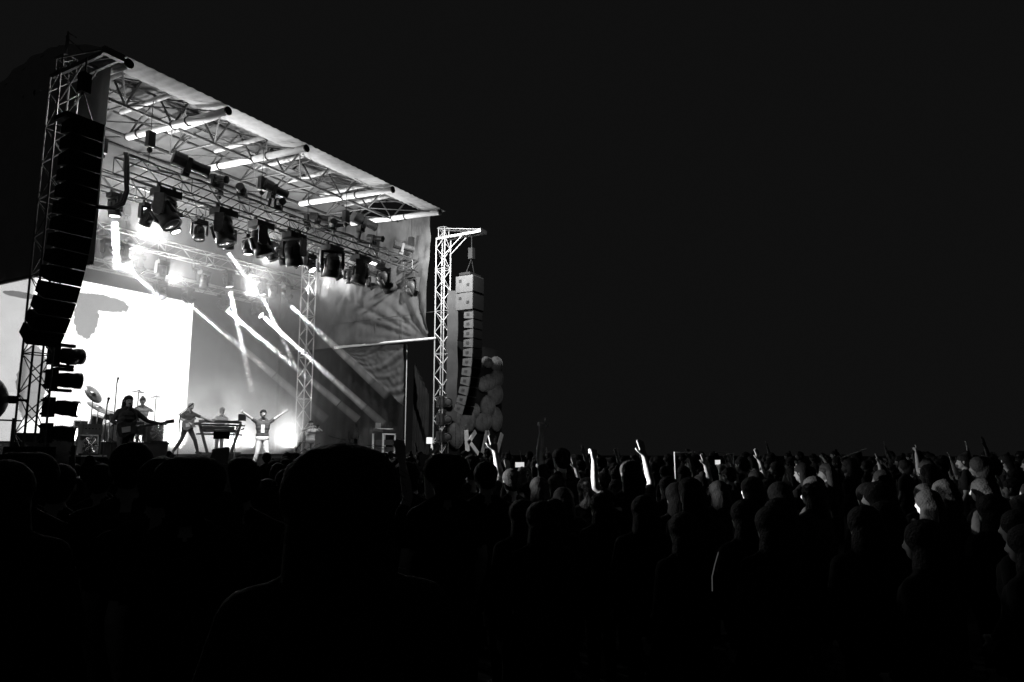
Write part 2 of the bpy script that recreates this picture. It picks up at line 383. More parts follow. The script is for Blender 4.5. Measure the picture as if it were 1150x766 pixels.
ORD = ['first', 'second', 'third', 'fourth', 'fifth', 'sixth', 'seventh', 'eighth', 'ninth', 'tenth', 'eleventh', 'twelfth', 'thirteenth', 'fourteenth']
def place(kind, lens, loc, aim, lab, grp):
    key = (kind, lens); p = PROT[key]
    o = p if key not in used else copy_tree(p); used.add(key)
    o.location = loc; tag(o, lab, 'stage light', grp)
    d = Vector(aim).normalized(); pan = math.atan2(d.y, d.x)-PI/2
    for ch in o.children:
        if ch.name.startswith('yoke'): ch.rotation_euler = (0, 0, pan)
        if ch.name.startswith('lamp_head'):
            # turn about the yoke axis
            ch.rotation_euler = (Matrix.Rotation(pan, 3, 'Z') @ Matrix.Rotation(math.atan2(math.hypot(d.x, d.y), -d.z), 3, 'X')).to_euler()
            hd = ch
    return o
def spot(name, loc, aim, power, deg, blend=.6, rad=.08):
    l = bpy.data.lights.new(name, 'SPOT'); l.energy = power; l.spot_size = math.radians(deg); l.spot_blend = blend; l.shadow_soft_size = rad
    o = bpy.data.objects.new(name, l); C.objects.link(o); o.location = loc; o.rotation_euler = Vector(aim).to_track_quat('-Z', 'Y').to_euler(); return o
aims = [(.3, -.5, -.8), (.2, -.3, -1), (.35, -.2, -1), (.35, .1, -1), (.2, .3, -1), (-.15, .2, -1), (.7, -.1, -.8), (.7, -.3, -1)]
for i, x in enumerate((3.27, 5.14, 6.51, 7.85, 9.6, 11.05, 12.48, 14.2)):
    place('big', 'glass', (x, .82, 8.83), aims[i], ORD[i]+' big dark moving head from the near end of the front truss', 'big moving heads under the front truss')
WASH = []   # (loc, aim, power, angle)
T2 = [(2.78, 'lit', (.05, 0, -1)), (3.74, 'glass', (0, .5, -.8)), (4.56, 'lit', (.25, -.35, -.9)), (6.51, 'dimlit', (.4, .3, -.8)), (7.29, 'lit', (.1, 0, -1)), (8.24, 'glass', (.3, -.3, -.8)), (8.77, 'glass', (.5, .2, -.9)), (10.03, 'lit', (.1, -.55, -.8)), (12.12, 'glass', (.3, .1, -1)), (5.45, 'glass', (-.1, -.2, -1)), (9.3, 'glass', (.5, -.5, -.7)), (10.75, 'glass', (.4, .1, -1)), (11.4, 'glass', (.6, -.2, -.8)), (13.3, 'glass', (.7, -.3, -.8))]
T2.sort()
for i, (x, l, a) in enumerate(T2):
    place('small', l, (x, 2.32, 8.84), a, ORD[i]+' small lamp from the near end of the middle truss', 'small lamps under the middle truss')
T3 = [(5.29, 'glass', (.1, -.3, -1)), (5.81, 'lit', (.7, 0, -.8)), (6.4, 'lit', (.7, -.2, -.8)), (7.31, 'glass', (0, .3, -1)), (9.06, 'glass', (.1, .1, -1)), (10.14, 'lit', (.2, -.1, -1)), (11.78, 'lit', (.2, -.1, -1)), (12.34, 'glass', (.3, .3, -1)), (13.14, 'lit', (.7, -.4, -.6))]
for i, (x, l, a) in enumerate(T3):
    place('small', l, (x, 6.82, 8.82-(.25 if i in (2, 3, 4) else 0)), a, ORD[i]+' small lamp from the near end of the rear hazy truss', 'small lamps under the rear truss')
T4 = [(3.3, 'dimlit', (.1, -.7, -.6)), (7.75, 'glass', (0, -.6, -.7)), (8.9, 'lit', (.8, -.3, -.6)), (10.5, 'lit', (.7, -.5, -.6)), (12.2, 'lit', (.4, -1, -.8))]
for i, (x, l, a) in enumerate(T4):
    place('small', l, (x, 7.5, 7.98), a, ORD[i]+' small lamp from the near end of the low back truss', 'small lamps along the video wall top')
# lamps bolted to the towers, lying on their side
def side_lamp(loc, lit, lab, grp, aim):
    p = PROT['small', 'lit' if lit else 'glass']; o = copy_tree(p); o.location = loc; o.rotation_euler = (0, PI/2, 0); o.scale = (1.08,)*3
    o.rotation_euler = (0, -PI/2, 0); tag(o, lab, 'stage light', grp)
    q = o.rotation_euler.to_matrix().inverted() @ Vector(aim)
    for ch in o.children:
        if ch.name.startswith('lamp_head'): ch.rotation_euler = q.to_track_quat('-Z', 'Y').to_euler()
    return o
for i, (z, lit, a) in enumerate(((3.92, 0, (1, .1, .1)), (3.38, 0, (1, -.2, 0)), (2.76, 1, (.8, -.62, -.1)), (2.2, 1, (.8, -.62, -.1)))):
    side_lamp((.24, 0, z), lit, ['top unlit moving head on the near tower, under the black speakers', 'second moving head down on the near tower, unlit', 'third moving head down on the near tower, its round lens lit', 'lowest moving head on the near tower, its round lens lit'][i], 'moving heads bolted to the near tower', a)
for i, z in enumerate((3.72, 3.04, 2.36)):
    side_lamp((14.72, -.1, z), 0, ['highest', 'middle', 'lowest'][i]+' of three shiny moving heads on the far tower', 'moving heads bolted to the far tower', (-.5, -.8, -.1))
# small profile lamps standing on the front truss
def profile_lamp():
    t = thing('profile_light', (0, 0, 0), '', 'stage light')
    MB().box((0, 0, .08), (.2, .12, .16)).box((-.13, 0, .22), (.03, .08, .3)).box((.13, 0, .22), (.03, .08, .3)).build('yoke', M['lampg'], t)
    h = MB().tube((0, -.3, .3), (0, .05, .3), .1, n=12).tube((0, .05, .3), (0, .28, .3), .14, n=12).tube((0, -.38, .3), (0, -.3, .3), .115, .1, n=12)
    h.build('lamp_barrel', M['lampg'], t)
    MB().tube((0, -.386, .3), (0, -.382, .3), .09, n=12).build('lens', M['glass'], t)
    return t
pl = profile_lamp()
for i, (x, z, s, a) in enumerate([(3.72, 9.3, 1.5, 1.2), (4.7, 9.3, 1.0, .2), (5.64, 9.3, .9, 2.2), (6.75, 9.62, 1.3, 1.4), (7.06, 9.3, 1, -.4), (8.75, 9.3, 1.0, .4), (9.51, 9.3, .9, 2.5), (10.89, 9.65, 1.5, 1.3), (11.6, 9.3, 1, .1), (13.2, 9.35, 1.2, .9)]):
    o = pl if i == 0 else copy_tree(pl); o.location = (x, .75, z); o.scale = (s,)*3; o.rotation_euler = (.2, 0, a)
    tag(o, ORD[i]+' small black profile lamp from the near end standing atop the front truss', 'stage light', 'profile lamps standing on the front truss')
    if z > 9.5: MB().tube((0, 0, -.25), (0, 0, .05), .04).build('riser_pole', M['lampg'], o)
# bright bar lamps hanging in the roof
for i, (x, y, z) in enumerate(((8.85, 1.7, 9.0), (12.55, 1.6, 9.0))):
    t = thing('blinder_light', (x, y, z), ['glaring rectangular lamp between front and middle trusses, nearer one', 'glaring rectangular lamp under the far part of the trusses'][i], 'stage light', 'glaring rectangular lamps')
    MB().box((0, 0, .05), (.5, .2, .12)).build('lamp_housing', M['lampg'], t)
    MB().box((0, -.02, -.02), (.44, .17, .03)).build('lens', M['lit'], t)
# hoist electrics box cluster at front truss near end
t = thing('cable_loom', (2.0, .7, 9.3), 'thick black cable loom drooping from the truss end to the speaker column', 'cable')
pts = [Vector((0, 0, .05)), Vector((-.12, -.25, -.15)), Vector((-.3, -.6, -.7)), Vector((-.5, -1.0, -1.3)), Vector((-.8, -1.35, -1.75)), Vector((-1.2, -1.7, -2.05)), Vector((-1.7, -1.9, -2.2))]
mb = MB()
for k in range(4):
    off = Vector((math.cos(k*1.6)*.04, math.sin(k*1.6)*.03, k*.008)); mb.path([p+off*(1-.3*(i % 2)) for i, p in enumerate(pts)], .032, 6)
mb.build('cable_strands', M['blackr'], t)

# ------------------------------------------------------------------ speaker columns
def line_array(x, y, ztop, lab, bigs, n, gm, ch, curve0=.0):
    t = thing('line_array', (x, y, ztop), lab, 'speaker column', 'speaker columns hung from the hoist arms')
    MB().box((0, 0, .06), (.8, .5, .1)).tube((-.3, 0, .1), (0, -.05, .75), .015).tube((.3, 0, .1), (0, -.05, .75), .015).tube((0, -.05, .75), (0, -.05, 10.3-ztop), .02).box((0, -.05, .95), (.2, .2, .45)).build('flying_frame', M['black'], t)
    for k in range(6):
        xx = -.35+.14*k; MB()
    z = 0.; yy = 0.; ang = 0.
    def cab(w_, d, h, yc, zc, a, big):
        R = Matrix.Rotation(a, 3, 'X')
        mb = MB()
        # trapezoid cabinet: tall front, shorter rear
        v = []
        for sx in (-1, 1):
            for (py, pz) in ((-d/2, h/2), (-d/2, -h/2), (d/2, -h/2*(.99 if big else .72)), (d/2, h/2*(.99 if big else .72))): v.append(Vector((sx*w_/2, py, pz)))
        mb.v = v; mb.f = [[0, 1, 2, 3], [7, 6, 5, 4], [0, 4, 5, 1], [1, 5, 6, 2], [2, 6, 7, 3], [3, 7, 4, 0]]
        o = mb.build('cabinet', gm, t, False, (0, yc, zc)); o.rotation_euler = (a, 0, 0)
        MB().box((0, -d/2-.012, 0), (w_*.97, .02, h*.9)).build('grille', M['cab'], o)
        mk = MB()
        for q in (((-.15, .12), (.15, -.06)) if big else ((-.02, 0),)):
            mk.box((-w_/2-.006, -q[0]*1.2, q[1]), (.012, .13, .09)).box((-w_/2-.009, -q[0]*1.2, q[1]+.01), (.012, .06, .02))
            mk.tube((-w_/2-.01, -q[0]*1.2-.06, q[1]+.055), (-w_/2-.01, -q[0]*1.2+.06, q[1]+.055), .006, n=4)
        mk.build('handle', M['mark'], o)
    for i in range(bigs):
        cab(.8, .78, .66, .02, z-.33-.02, 0, True); z -= .69
    yb = .02 if bigs else 0.
    fy, fz = -.37, z       # front-edge hinge point
    for i in range(n):
        a = ang; R = Matrix.Rotation(a, 3, 'X')
        dn = R @ Vector((0, 0, -ch)); c = Vector((0, fy, fz))+dn*.5+R @ Vector((0, .22, 0))
        cab(.66, .42, ch*.94, c.y, c.z, a, False)
        fy += dn.y; fz += dn.z; ang += curve0+.0078*i
    return t
# the angle tips the fronts down towards the crowd and swings the tail upstage
line_array(-.27, -1.3, 8.75, 'huge pitch black curved speaker column hanging before the near tower', 0, 14, M['cab'], .355, -.0)
line_array(15.1, -1.25, 8.62, 'far speaker column with pale grey sides, curving in below two large boxes', 2, 11, M['cabg'], .375, 0)
# drop cloth behind far column
t = thing('banner_strip', (15.15, -.2, 4.6), 'narrow grey cloth strip hanging between far tower and speaker column', 'cloth strip')
cloth('cloth', lambda s, q: (-.1+.35*s, -.28*s, 5.2*q-1.6), M['scrim'], t, 12, 30, lambda s, q: .02*math.sin(q*20+s*6))

# ------------------------------------------------------------------ smoke and light
sm = MB().box((7.5, 5.95, 6.1), (13.1, 4.3, 9.6)).build('stage_haze', volmat('haze_volume', .06)); tag(sm, 'thin bright smoke filling the stage under the roof', 'smoke', kind='stuff')
sm = MB().box((9.6, 6.45, 3.0), (8.6, 3.1, 3.3)).build('smoke_bank', volmat('smoke_volume', .5, True, 0)); tag(sm, 'low rolling smoke bank around the keyboards and singer', 'smoke', kind='stuff')
for me_ in (sm,): pass
BV = [volmat('beam_air', 1.0, False, 0), volmat('thinner_beam_air', .7, False, 0), volmat('thinnest_beam_air', .35, False, 0)]
def beam(a, b, r0, r1, power, lab, dens=None):
    a = Vector(a); b = Vector(b); L = (b-a).length; d = (b-a)/L
    t = thing('light_beam', a, lab, 'light beam', 'narrow beams crossing the smoke'); t['kind'] = 'stuff'
    q = d.to_track_quat('-Z', 'Y'); t.rotation_mode = 'QUATERNION'; t.rotation_quaternion = q
    for (q0, q1), vm in zip(((.0, .6), (.6, .85), (.85, 1.0)), BV):
        MB().tube((0, 0, -.02-L*q0), (0, 0, -L*q1+.015), r0+(r1-r0)*q0, r0+(r1-r0)*q1, 20).build('lit_smoke', vm, t)
    l = bpy.data.lights.new('beam_lamp', 'AREA'); l.shape = 'DISK'; l.size = 2*r0; l.spread = 2*math.atan((r1-r0*.5)/L); l.energy = power
    lo = bpy.data.objects.new('beam_lamp', l); C.objects.link(lo); lo.parent = t; lo.location = (0, 0, -.03)
def bm_(a, b, r0, r1, k, lab): beam(a, b, r0, r1, 68*k*(r0/.09)**2, lab)
bm_((8.95, 7.44, 7.38), (13.95, 5.06, 3.1), .075, .2, 1.5, 'long steep white beam starting at the top edge of the white screen')
bm_((10.6, 7.4, 7.38), (13.95, 3.3, 3.05), .07, .17, 1.4, 'long white beam between the two other slanting ones, ending above the big dark head')
bm_((12.3, 7.2, 7.35), (13.95, 2.0, 2.85), .07, .17, 1.5, 'white slanting beam passing the rear tower and ending at the equipment rack')
bm_((10.2, 6.75, 8.0), (11.2, 6.35, 4.1), .07, .12, .7, 'near vertical beam under the rear truss, the one crossing two slanting beams')
bm_((11.84, 6.75, 8.0), (13.3, 6.2, 5.2), .06, .11, .5, 'short near vertical beam fading out beside the rear tower')
bm_((13.2, 6.6, 7.9), (14.05, 1.9, 4.0), .08, .22, .15, 'faint wide beam in front of the rear tower and scrim')
bm_((2.8, 2.31, 8.05), (2.97, 2.3, 6.7), .09, .11, .8, 'short blazing beam straight under the first lamp near the speaker column')
bm_((5.98, 6.8, 8.05), (7.9, 6.6, 6.7), .06, .13, .4, 'faint short beam above the white screen')
bm_((6.6, 2.4, 8.1), (8.3, 2.6, 6.8), .06, .14, .15, 'faint short beam under the middle truss')
# the washes: glow round the lamps in the haze, roof and scrim light
for (l, p) in [((5.1, 4.6, 8.5), 1500), ((3.4, 4.6, 8.7), 350), ((9.9, 4.6, 8.85), 900), ((13.3, 4.8, 8.6), 350), ((6.15, 7.4, 8.15), 1300), ((8.0, 7.4, 8.0), 700), ((11.6, 7.4, 8.2), 800), ((13.5, 6.0, 8.5), 260)]:
    spot('wash_lamp', l, (.05, -.3, .25), p, 170, 1, .12)
for (l, p) in [((5.1, 4.6, 8.45), 500), ((9.9, 4.6, 8.8), 280)]: spot('wash_lamp', l, (0, .1, -1), p, 120, 1, .1)
for x in (4.2, 7.9, 12.1): spot('roof_lamp', (x, 1.7, 9.7), (.1, -.1, 1), 340, 150, 1, .1)
spot('front_roof_lamp', (5, -.2, 9.5), (.3, -.1, 1), 110, 150, 1, .1); spot('front_roof_lamp', (11, -.2, 9.5), (.1, -.1, 1), 150, 150, 1, .1)
for x, y in ((7.2, 6.0), (8.6, 6.8), (10.2, 5.8), (11.6, 6.6), (12.8, 5.6)): spot('floor_lamp', (x, y, 2.0), (-.3, .1, .35), 620, 150, 1, .1)
spot('tower_fill_spot', (1.6, -1.0, 9.9), (-1, .4, -.45), 170, 120, 1, .05)  # fill spots without fixtures, added to brighten the two front towers
spot('tower_fill_spot', (12.4, -2.0, 10.3), (1, .7, -1.1), 2600, 130, 1, .05)
spot('added_crowd_spot', (-6.5, -1.3, 2.6), (.62, -1, -.01), 350, 62, .5, .02)  # spots added from out of view to light the crowd's raised arms
for l, tg, p, a_ in (((-6.6, -1.3, 3.4), (-1.9, -14.3, 1.8), 42000, 5), ((-6.4, -1.3, 3.4), (1.1, -14.7, 1.85), 11000, 4), ((-6.3, -1.3, 3.7), (4.4, -16.3, 1.85), 4200, 4), ((-6.2, -1.3, 3.7), (6.6, -16.9, 1.85), 4800, 4), ((-6.5, -1.3, 3.7), (-.1, -13.0, 1.75), 9000, 4.5), ((-6.7, -1.3, 3.7), (-2.6, -13.4, 1.95), 4000, 7)):
    spot('added_crowd_spot', l, Vector(tg)-Vector(l), p, a_, .7, .05)
for x, y, tx, ty in ((4.6, -2.4, 6.95, .8), (4.5, -.6, 7.1, 4.6), (.9, -2, 2.05, -.1)): spot('key_lamp', (x, y, 8.7), (tx-x, ty-y, -6.0), {4.6: 7000, 4.5: 1500, .9: 250}[x], 20, .6, .1)

# ------------------------------------------------------------------ people
def remesh_obj(name, segs, vox, mats, smooth=3):
    """segs: (p0, p1, r0, r1, material index); returns one continuous closed mesh"""
    bm = bmesh.new()
    for p0, p1, r0, r1, mi in segs:
        p0 = Vector(p0); p1 = Vector(p1)
        for p, r in ((p0, r0), (p1, r1)):
            bmesh.ops.create_icosphere(bm, subdivisions=2 if r > .02 else 1, radius=r*1.02, matrix=Matrix.Translation(p))
            if (p1-p0).length < 1e-5: break
        L = (p1-p0).length
        if L > 1e-5:
            q = (p1-p0).to_track_quat('Z', 'Y').to_matrix().to_4x4()
            bmesh.ops.create_cone(bm, cap_ends=True, segments=12, radius1=r0, radius2=r1, depth=L, matrix=Matrix.Translation((p0+p1)/2) @ q)
    me = bpy.data.meshes.new('tmp'); bm.to_mesh(me); bm.free()
    o = bpy.data.objects.new('tmp', me); C.objects.link(o)
    m = o.modifiers.new('r', 'REMESH'); m.mode = 'VOXEL'; m.voxel_size = vox
    m = o.modifiers.new('s', 'SMOOTH'); m.factor = .5; m.iterations = smooth
    dg = bpy.context.evaluated_depsgraph_get(); ev = o.evaluated_get(dg)
    nm = bpy.data.meshes.new_from_object(ev, depsgraph=dg); bpy.data.objects.remove(o); bpy.data.meshes.remove(me)
    nm.name = name
    n = len(nm.polygons); c = np.empty(n*3); nm.polygons.foreach_get('center', c); c = c.reshape(-1, 3)
    best = np.full(n, 1e9); mi_ = np.zeros(n, dtype=np.int32)
    for p0, p1, r0, r1, mi in segs:
        a = np.array(p0, float); b = np.array(p1, float); d = b-a; L2 = max((d*d).sum(), 1e-9)
        tt = np.clip((c-a)@d/L2, 0, 1); dist = np.linalg.norm(c-(a+tt[:, None]*d), axis=1)-(r0+(r1-r0)*tt)
        k = dist < best-1e-4; best[k] = dist[k]; mi_[k] = mi
    nm.materials.clear()
    for q in mats: nm.materials.append(q)
    nm.polygons.foreach_set('material_index', mi_); nm.shade_smooth()
    return nm
SK, SH_, TR, SO, EY = 0, 1, 2, 3, 4
def hand(wr, d, n, mode, right):
    """palm, four unequal fingers and a thumb; d along the hand, n out of the palm"""
    d = Vector(d).normalized(); n = Vector(n); n = (n-d*n.dot(d)).normalized(); s = d.cross(n)*(1 if right else -1); wr = Vector(wr); S = []
    for k in (-.026, -.009, .009, .026): S.append((wr+s*k*.6, wr+d*.085+s*k, .016, .014, SK))
    for i, (k, L) in enumerate(((-.032, .062), (-.011, .078), (.011, .084), (.032, .074))):
        b = wr+d*.088+s*k
        if mode == 'fist':
            m_ = b+d*.012+n*.03; e = m_-d*.035+n*.006; S += [(b, m_, .0115, .0105, SK), (m_, e, .0105, .0095, SK)]
        elif mode == 'point' and i != 3:
            m_ = b+d*.012+n*.03; e = m_-d*.035+n*.006; S += [(b, m_, .0115, .0105, SK), (m_, e, .0105, .0095, SK)]
        else:
            sp = s*k*.45; m_ = b+(d*.55+sp*6*.5).normalized()*L*.5; e = m_+(d+sp*3+n*.35).normalized()*L*.5
            S += [(b, m_, .0115, .0105, SK), (m_, e, .0105, .0088, SK)]
    tb = wr+d*.03+s*.03
    if mode == 'fist': S += [(tb, tb+d*.035+s*.012+n*.02, .014, .012, SK), (tb+d*.035+s*.012+n*.02, tb+d*.05-s*.015+n*.04, .012, .0105, SK)]
    else: S += [(tb, tb+d*.03+s*.032, .014, .012, SK), (tb+d*.03+s*.032, tb+d*.06+s*.044+n*.008, .012, .010, SK)]
    return S
def person_segs(arms, legs=None, hip=(0, 0, .93), lean=(0, 0), head=(0, 0), face=True, bulk=1.0, sleeves='short', hands=('open', 'open'), bust=False):
    hip = Vector(hip); la = Vector((lean[0], lean[1], 0)); S = []
    ch = hip+Vector((0, 0, .36))+la*.8; sh = hip+Vector((0, 0, .49))+la; nk = hip+Vector((0, 0, .56))+la*1.05; hc = hip+Vector((0, .015, .71))+la*1.1+Vector((head[0], head[1], 0))
    def wide(c, w_, r, mi, dy=0): S.append((c+Vector((-w_, dy, 0)), c+Vector((w_, dy, 0)), r, r, mi))
    wide(hip, .075, .122*bulk, TR); wide(hip+Vector((0, 0, .09))+la*.15, .07, .118*bulk, SH_); wide(hip+Vector((0, 0, .2))+la*.4, .068, .112*bulk, SH_)
    wide(ch-Vector((0, 0, .06)), .085, .12*bulk, SH_); wide(ch+Vector((0, 0, .03)), .1, .112*bulk, SH_)
    S.append((sh+Vector((-.165, 0, -.02)), sh+Vector((.165, 0, -.02)), .062*bulk, .062*bulk, SH_)); S.append((sh+Vector((-.14, 0, 0)), nk+Vector((-.02, 0, 0)), .055, .05, SH_)); S.append((sh+Vector((.14, 0, 0)), nk+Vector((.02, 0, 0)), .055, .05, SH_))
    S.append((nk-Vector((0, 0, .03)), hc-Vector((0, .02, .06)), .054, .05, SK))
    S += [(hc+Vector((0, -.012, .025)), hc+Vector((0, .012, .022)), .089, .084, SK), (hc+Vector((0, .03, -.04)), hc+Vector((0, .052, -.075)), .062, .036, SK), (hc+Vector((0, .088, .0)), hc+Vector((0, .108, -.03)), .011, .016, SK)]
    for sx in (-1, 1):
        S.append((hc+Vector((sx*.086, -.01, .015)), hc+Vector((sx*.089, -.015, -.02)), .016, .012, SK))
        S.append((hc+Vector((sx*.02, .083, .03)), hc+Vector((sx*.048, .07, .032)), .0105, .0105, SK))
        S.append((hc+Vector((sx*.032, .08, .008)), hc+Vector((sx*.036, .079, .008)), .0105, .0105, EY))
    S.append((hc+Vector((-.02, .083, -.062)), hc+Vector((.02, .083, -.062)), .0095, .0095, EY))
    HL = []
    for (el, wr, nrm), right, hm in zip(arms, (False, True), hands):
        s0 = sh+Vector(((.185 if right else -.185), 0, -.025)); el = Vector(el)+la; wr = Vector(wr)+la
        if sleeves == 'long': S += [(s0, el, .062*bulk, .046, SH_), (el, wr, .046, .034, SH_)]
        else:
            mid = s0.lerp(el, .6); S += [(s0, mid, .062*bulk, .054, SH_), (mid, el, .043, .038, SK), (el, el.lerp(wr, .35), .038, .041, SK), (el.lerp(wr, .35), wr, .041, .026, SK)]
        S += hand(wr, wr-el, nrm, hm, right); HL.append(wr+(wr-el).normalized()*.09)
    if not bust:
        legs = legs or (((-.1, .02, .5), (-.11, 0, .08), (0, 1)), ((.1, .02, .5), (.12, .02, .08), (0, 1)))
        for (kn, an, ft), sx in zip(legs, (-1, 1)):
            kn = Vector(kn); an = Vector(an); h0 = hip+Vector((sx*.085, 0, -.03)); f = Vector((ft[0], ft[1], 0)).normalized()
            S += [(h0, kn, .095*bulk, .062, TR), (kn, kn.lerp(an, .35), .062, .063, TR), (kn.lerp(an, .35), an, .063, .045, TR), (an-Vector((0, 0, .03))-f*.04, an-Vector((0, 0, .045))+f*.14, .045, .035, SO)]
    return S, hc, HL
def hair_segs(hc, kind):
    h = Vector(hc); V_ = Vector
    S = [(h+V_((0, -.02, .035)), h+V_((0, .005, .045)), .1, .092, 0), (h+V_((0, -.045, .0)), h+V_((0, -.04, -.03)), .085, .07, 0)]
    if kind == 'long': S += [(h+V_((-.055, -.05, 0)), h+V_((-.075, -.07, -.22)), .06, .05, 0), (h+V_((.055, -.05, 0)), h+V_((.075, -.07, -.22)), .06, .05, 0), (h+V_((0, -.07, 0)), h+V_((0, -.1, -.26)), .07, .06, 0)]
    if kind == 'bun': S += [(h+V_((0, -.05, .13)), h+V_((0, -.055, .14)), .048, .045, 0)]
    if kind == 'bushy': S += [(h+V_((-.05, -.03, .04)), h+V_((.05, -.03, .04)), .1, .1, 0), (h+V_((0, -.07, 0)), h+V_((0, -.06, -.06)), .1, .09, 0)]
    if kind == 'mane': S = [(h+V_((-.034, -.01, .03)), h+V_((.034, -.01, .03)), .106, .106, 0), (h+V_((0, -.02, .03)), h+V_((0, .0, .035)), .112, .104, 0), (h+V_((-.03, -.03, .0)), h+V_((-.05, -.04, -.3)), .09, .085, 0), (h+V_((.03, -.03, .0)), h+V_((.05, -.04, -.3)), .09, .085, 0), (h+V_((0, -.05, 0)), h+V_((0, -.08, -.34)), .1, .1, 0)]
    if kind == 'cap': S = [(h+V_((0, -.015, .04)), h+V_((0, .0, .04)), .1, .096, 0), (h+V_((-.04, .1, .045)), h+V_((.04, .1, .045)), .02, .02, 0), (h+V_((-.03, .15, .035)), h+V_((.03, .15, .035)), .015, .015, 0), (h+V_((0, -.05, -.02)), h+V_((0, -.05, -.03)), .07, .06, 0)]
    if kind == 'hood': S = [(h+V_((0, -.03, .03)), h+V_((0, -.01, .03)), .112, .105, 0), (h+V_((0, -.06, -.04)), h+V_((0, -.06, -.14)), .11, .12, 0)]
    return S
PM = {}
def pose(key, vox=.014, mats=('skin', 'cloth', 'cloth', 'shoe', 'eye'), **kw):
    S, hc, HL = person_segs(**kw)
    PM[key] = (remesh_obj('person', S, vox, [M[q] for q in mats]), hc, HL)
    return PM[key]
HM = {}
def hairmesh(hc, kind, m='hair', vox=.012):
    k = (tuple(round(c, 3) for c in hc), kind, m)
    if k not in HM: HM[k] = remesh_obj('hair', hair_segs(hc, kind), vox, [M[m]], 2)
    return HM[k]
def person(key, loc, rz, s, lab, hair='short', grp=None, hm='hair', cat='person'):
    me, hc, HL = PM[key]
    o = bpy.data.objects.new('person', me); C.objects.link(o); o.location = loc; o.rotation_euler = (0, 0, rz); o.scale = (s,)*3
    tag(o, lab, cat, grp)
    if hair:
        h = bpy.data.objects.new({'cap': 'cap', 'hood': 'hood'}.get(hair, 'hair'), hairmesh(hc, hair, hm)); C.objects.link(h); h.parent = o
    return o
dn = (0, 1, 0)
DOWN_L = ((-.25, 0, 1.13), (-.24, .1, .9), (1, 0, 0)); DOWN_R = ((.25, 0, 1.13), (.24, .1, .9), (-1, 0, 0))
pose('stand', arms=(DOWN_L, DOWN_R), vox=.016)
pose('wave', vox=.0095, arms=(DOWN_L, ((.27, .06, 1.64), (.23, .1, 1.9), (0, 1, 0))), hands=('open', 'open'))
pose('both', vox=.0095, arms=(((-.33, .1, 1.52), (-.3, .16, 1.78), (0, 1, 0)), ((.33, .1, 1.55), (.3, .16, 1.81), (0, 1, 0))), hands=('fist', 'open'))
pose('bend', vox=.0095, arms=(DOWN_L, ((.3, .14, 1.38), (.27, .2, 1.64), (0, 1, 0))), hands=('open', 'open'))
pose('fist', vox=.0095, arms=(DOWN_L, ((.28, .12, 1.46), (.24, .2, 1.72), (0, 1, 0))), hands=('open', 'fist'))
pose('phone', vox=.0095, arms=(((-.24, .2, 1.36), (-.09, .34, 1.58), (1, .3, 0)), ((.24, .2, 1.36), (.09, .34, 1.58), (-1, .3, 0))), hands=('fist', 'fist'))
pose('point', vox=.0095, arms=(((-.24, .06, 1.67), (-.2, .08, 1.94), (0, 1, 0)), DOWN_R), hands=('point', 'open'))
pose('hoodie', vox=.016, arms=(((-.29, -.02, 1.14), (-.24, .12, .92), (1, 0, 0)), ((.29, -.02, 1.14), (.24, .12, .92), (-1, 0, 0))), bulk=1.22, sleeves='long')
CAMP = Vector((-8.44, -16.824))
def facing(x, y, tx=7.5, ty=1.0): return math.atan2(ty-y, tx-x)-PI/2
def put(key, target, lab, hair='short', grp=None, side=1, s=None, turn=0, hm='hair'):
    """stand the figure so that its raised hand (or head top) is at the given real position"""
    me, hc, HL = PM[key]; x, y, z = target; rz = facing(x, y)+turn
    loc_ = HL[side] if side is not None else Vector((0, 0, hc.z+.12))
    top = loc_.z+(.08 if side is not None else 0)
    s = s or max(.86, min(1.04, z/top))
    off = Matrix.Rotation(rz, 3, 'Z') @ Vector((loc_.x, loc_.y, 0))*s
    return person(key, (x-off.x, y-off.y, 0), rz, s, lab, hair, grp, hm)
def world_pt(o, p): return Matrix.Rotation(o.rotation_euler.z, 3, 'Z') @ (Vector(p)*o.scale.x)+o.location
def phone(o, key, lab, side=1, off=(0, 0, .06), screen=True, sc=1):
    p = world_pt(o, PM[key][2][side]+Vector(off)); t = thing('phone', p, lab, 'phone', 'phones held up in the crowd', o.rotation_euler.z)
    t.scale = (sc,)*3
    MB().box((0, 0, 0), (.15, .01, .075)).build('phone_body', M['black'], t)
    MB().box((0, -.0065, 0), (.14, .003, .067)).build('screen', M['phonelit' if screen else 'black'], t)
G = 'spectators in the dark crowd'
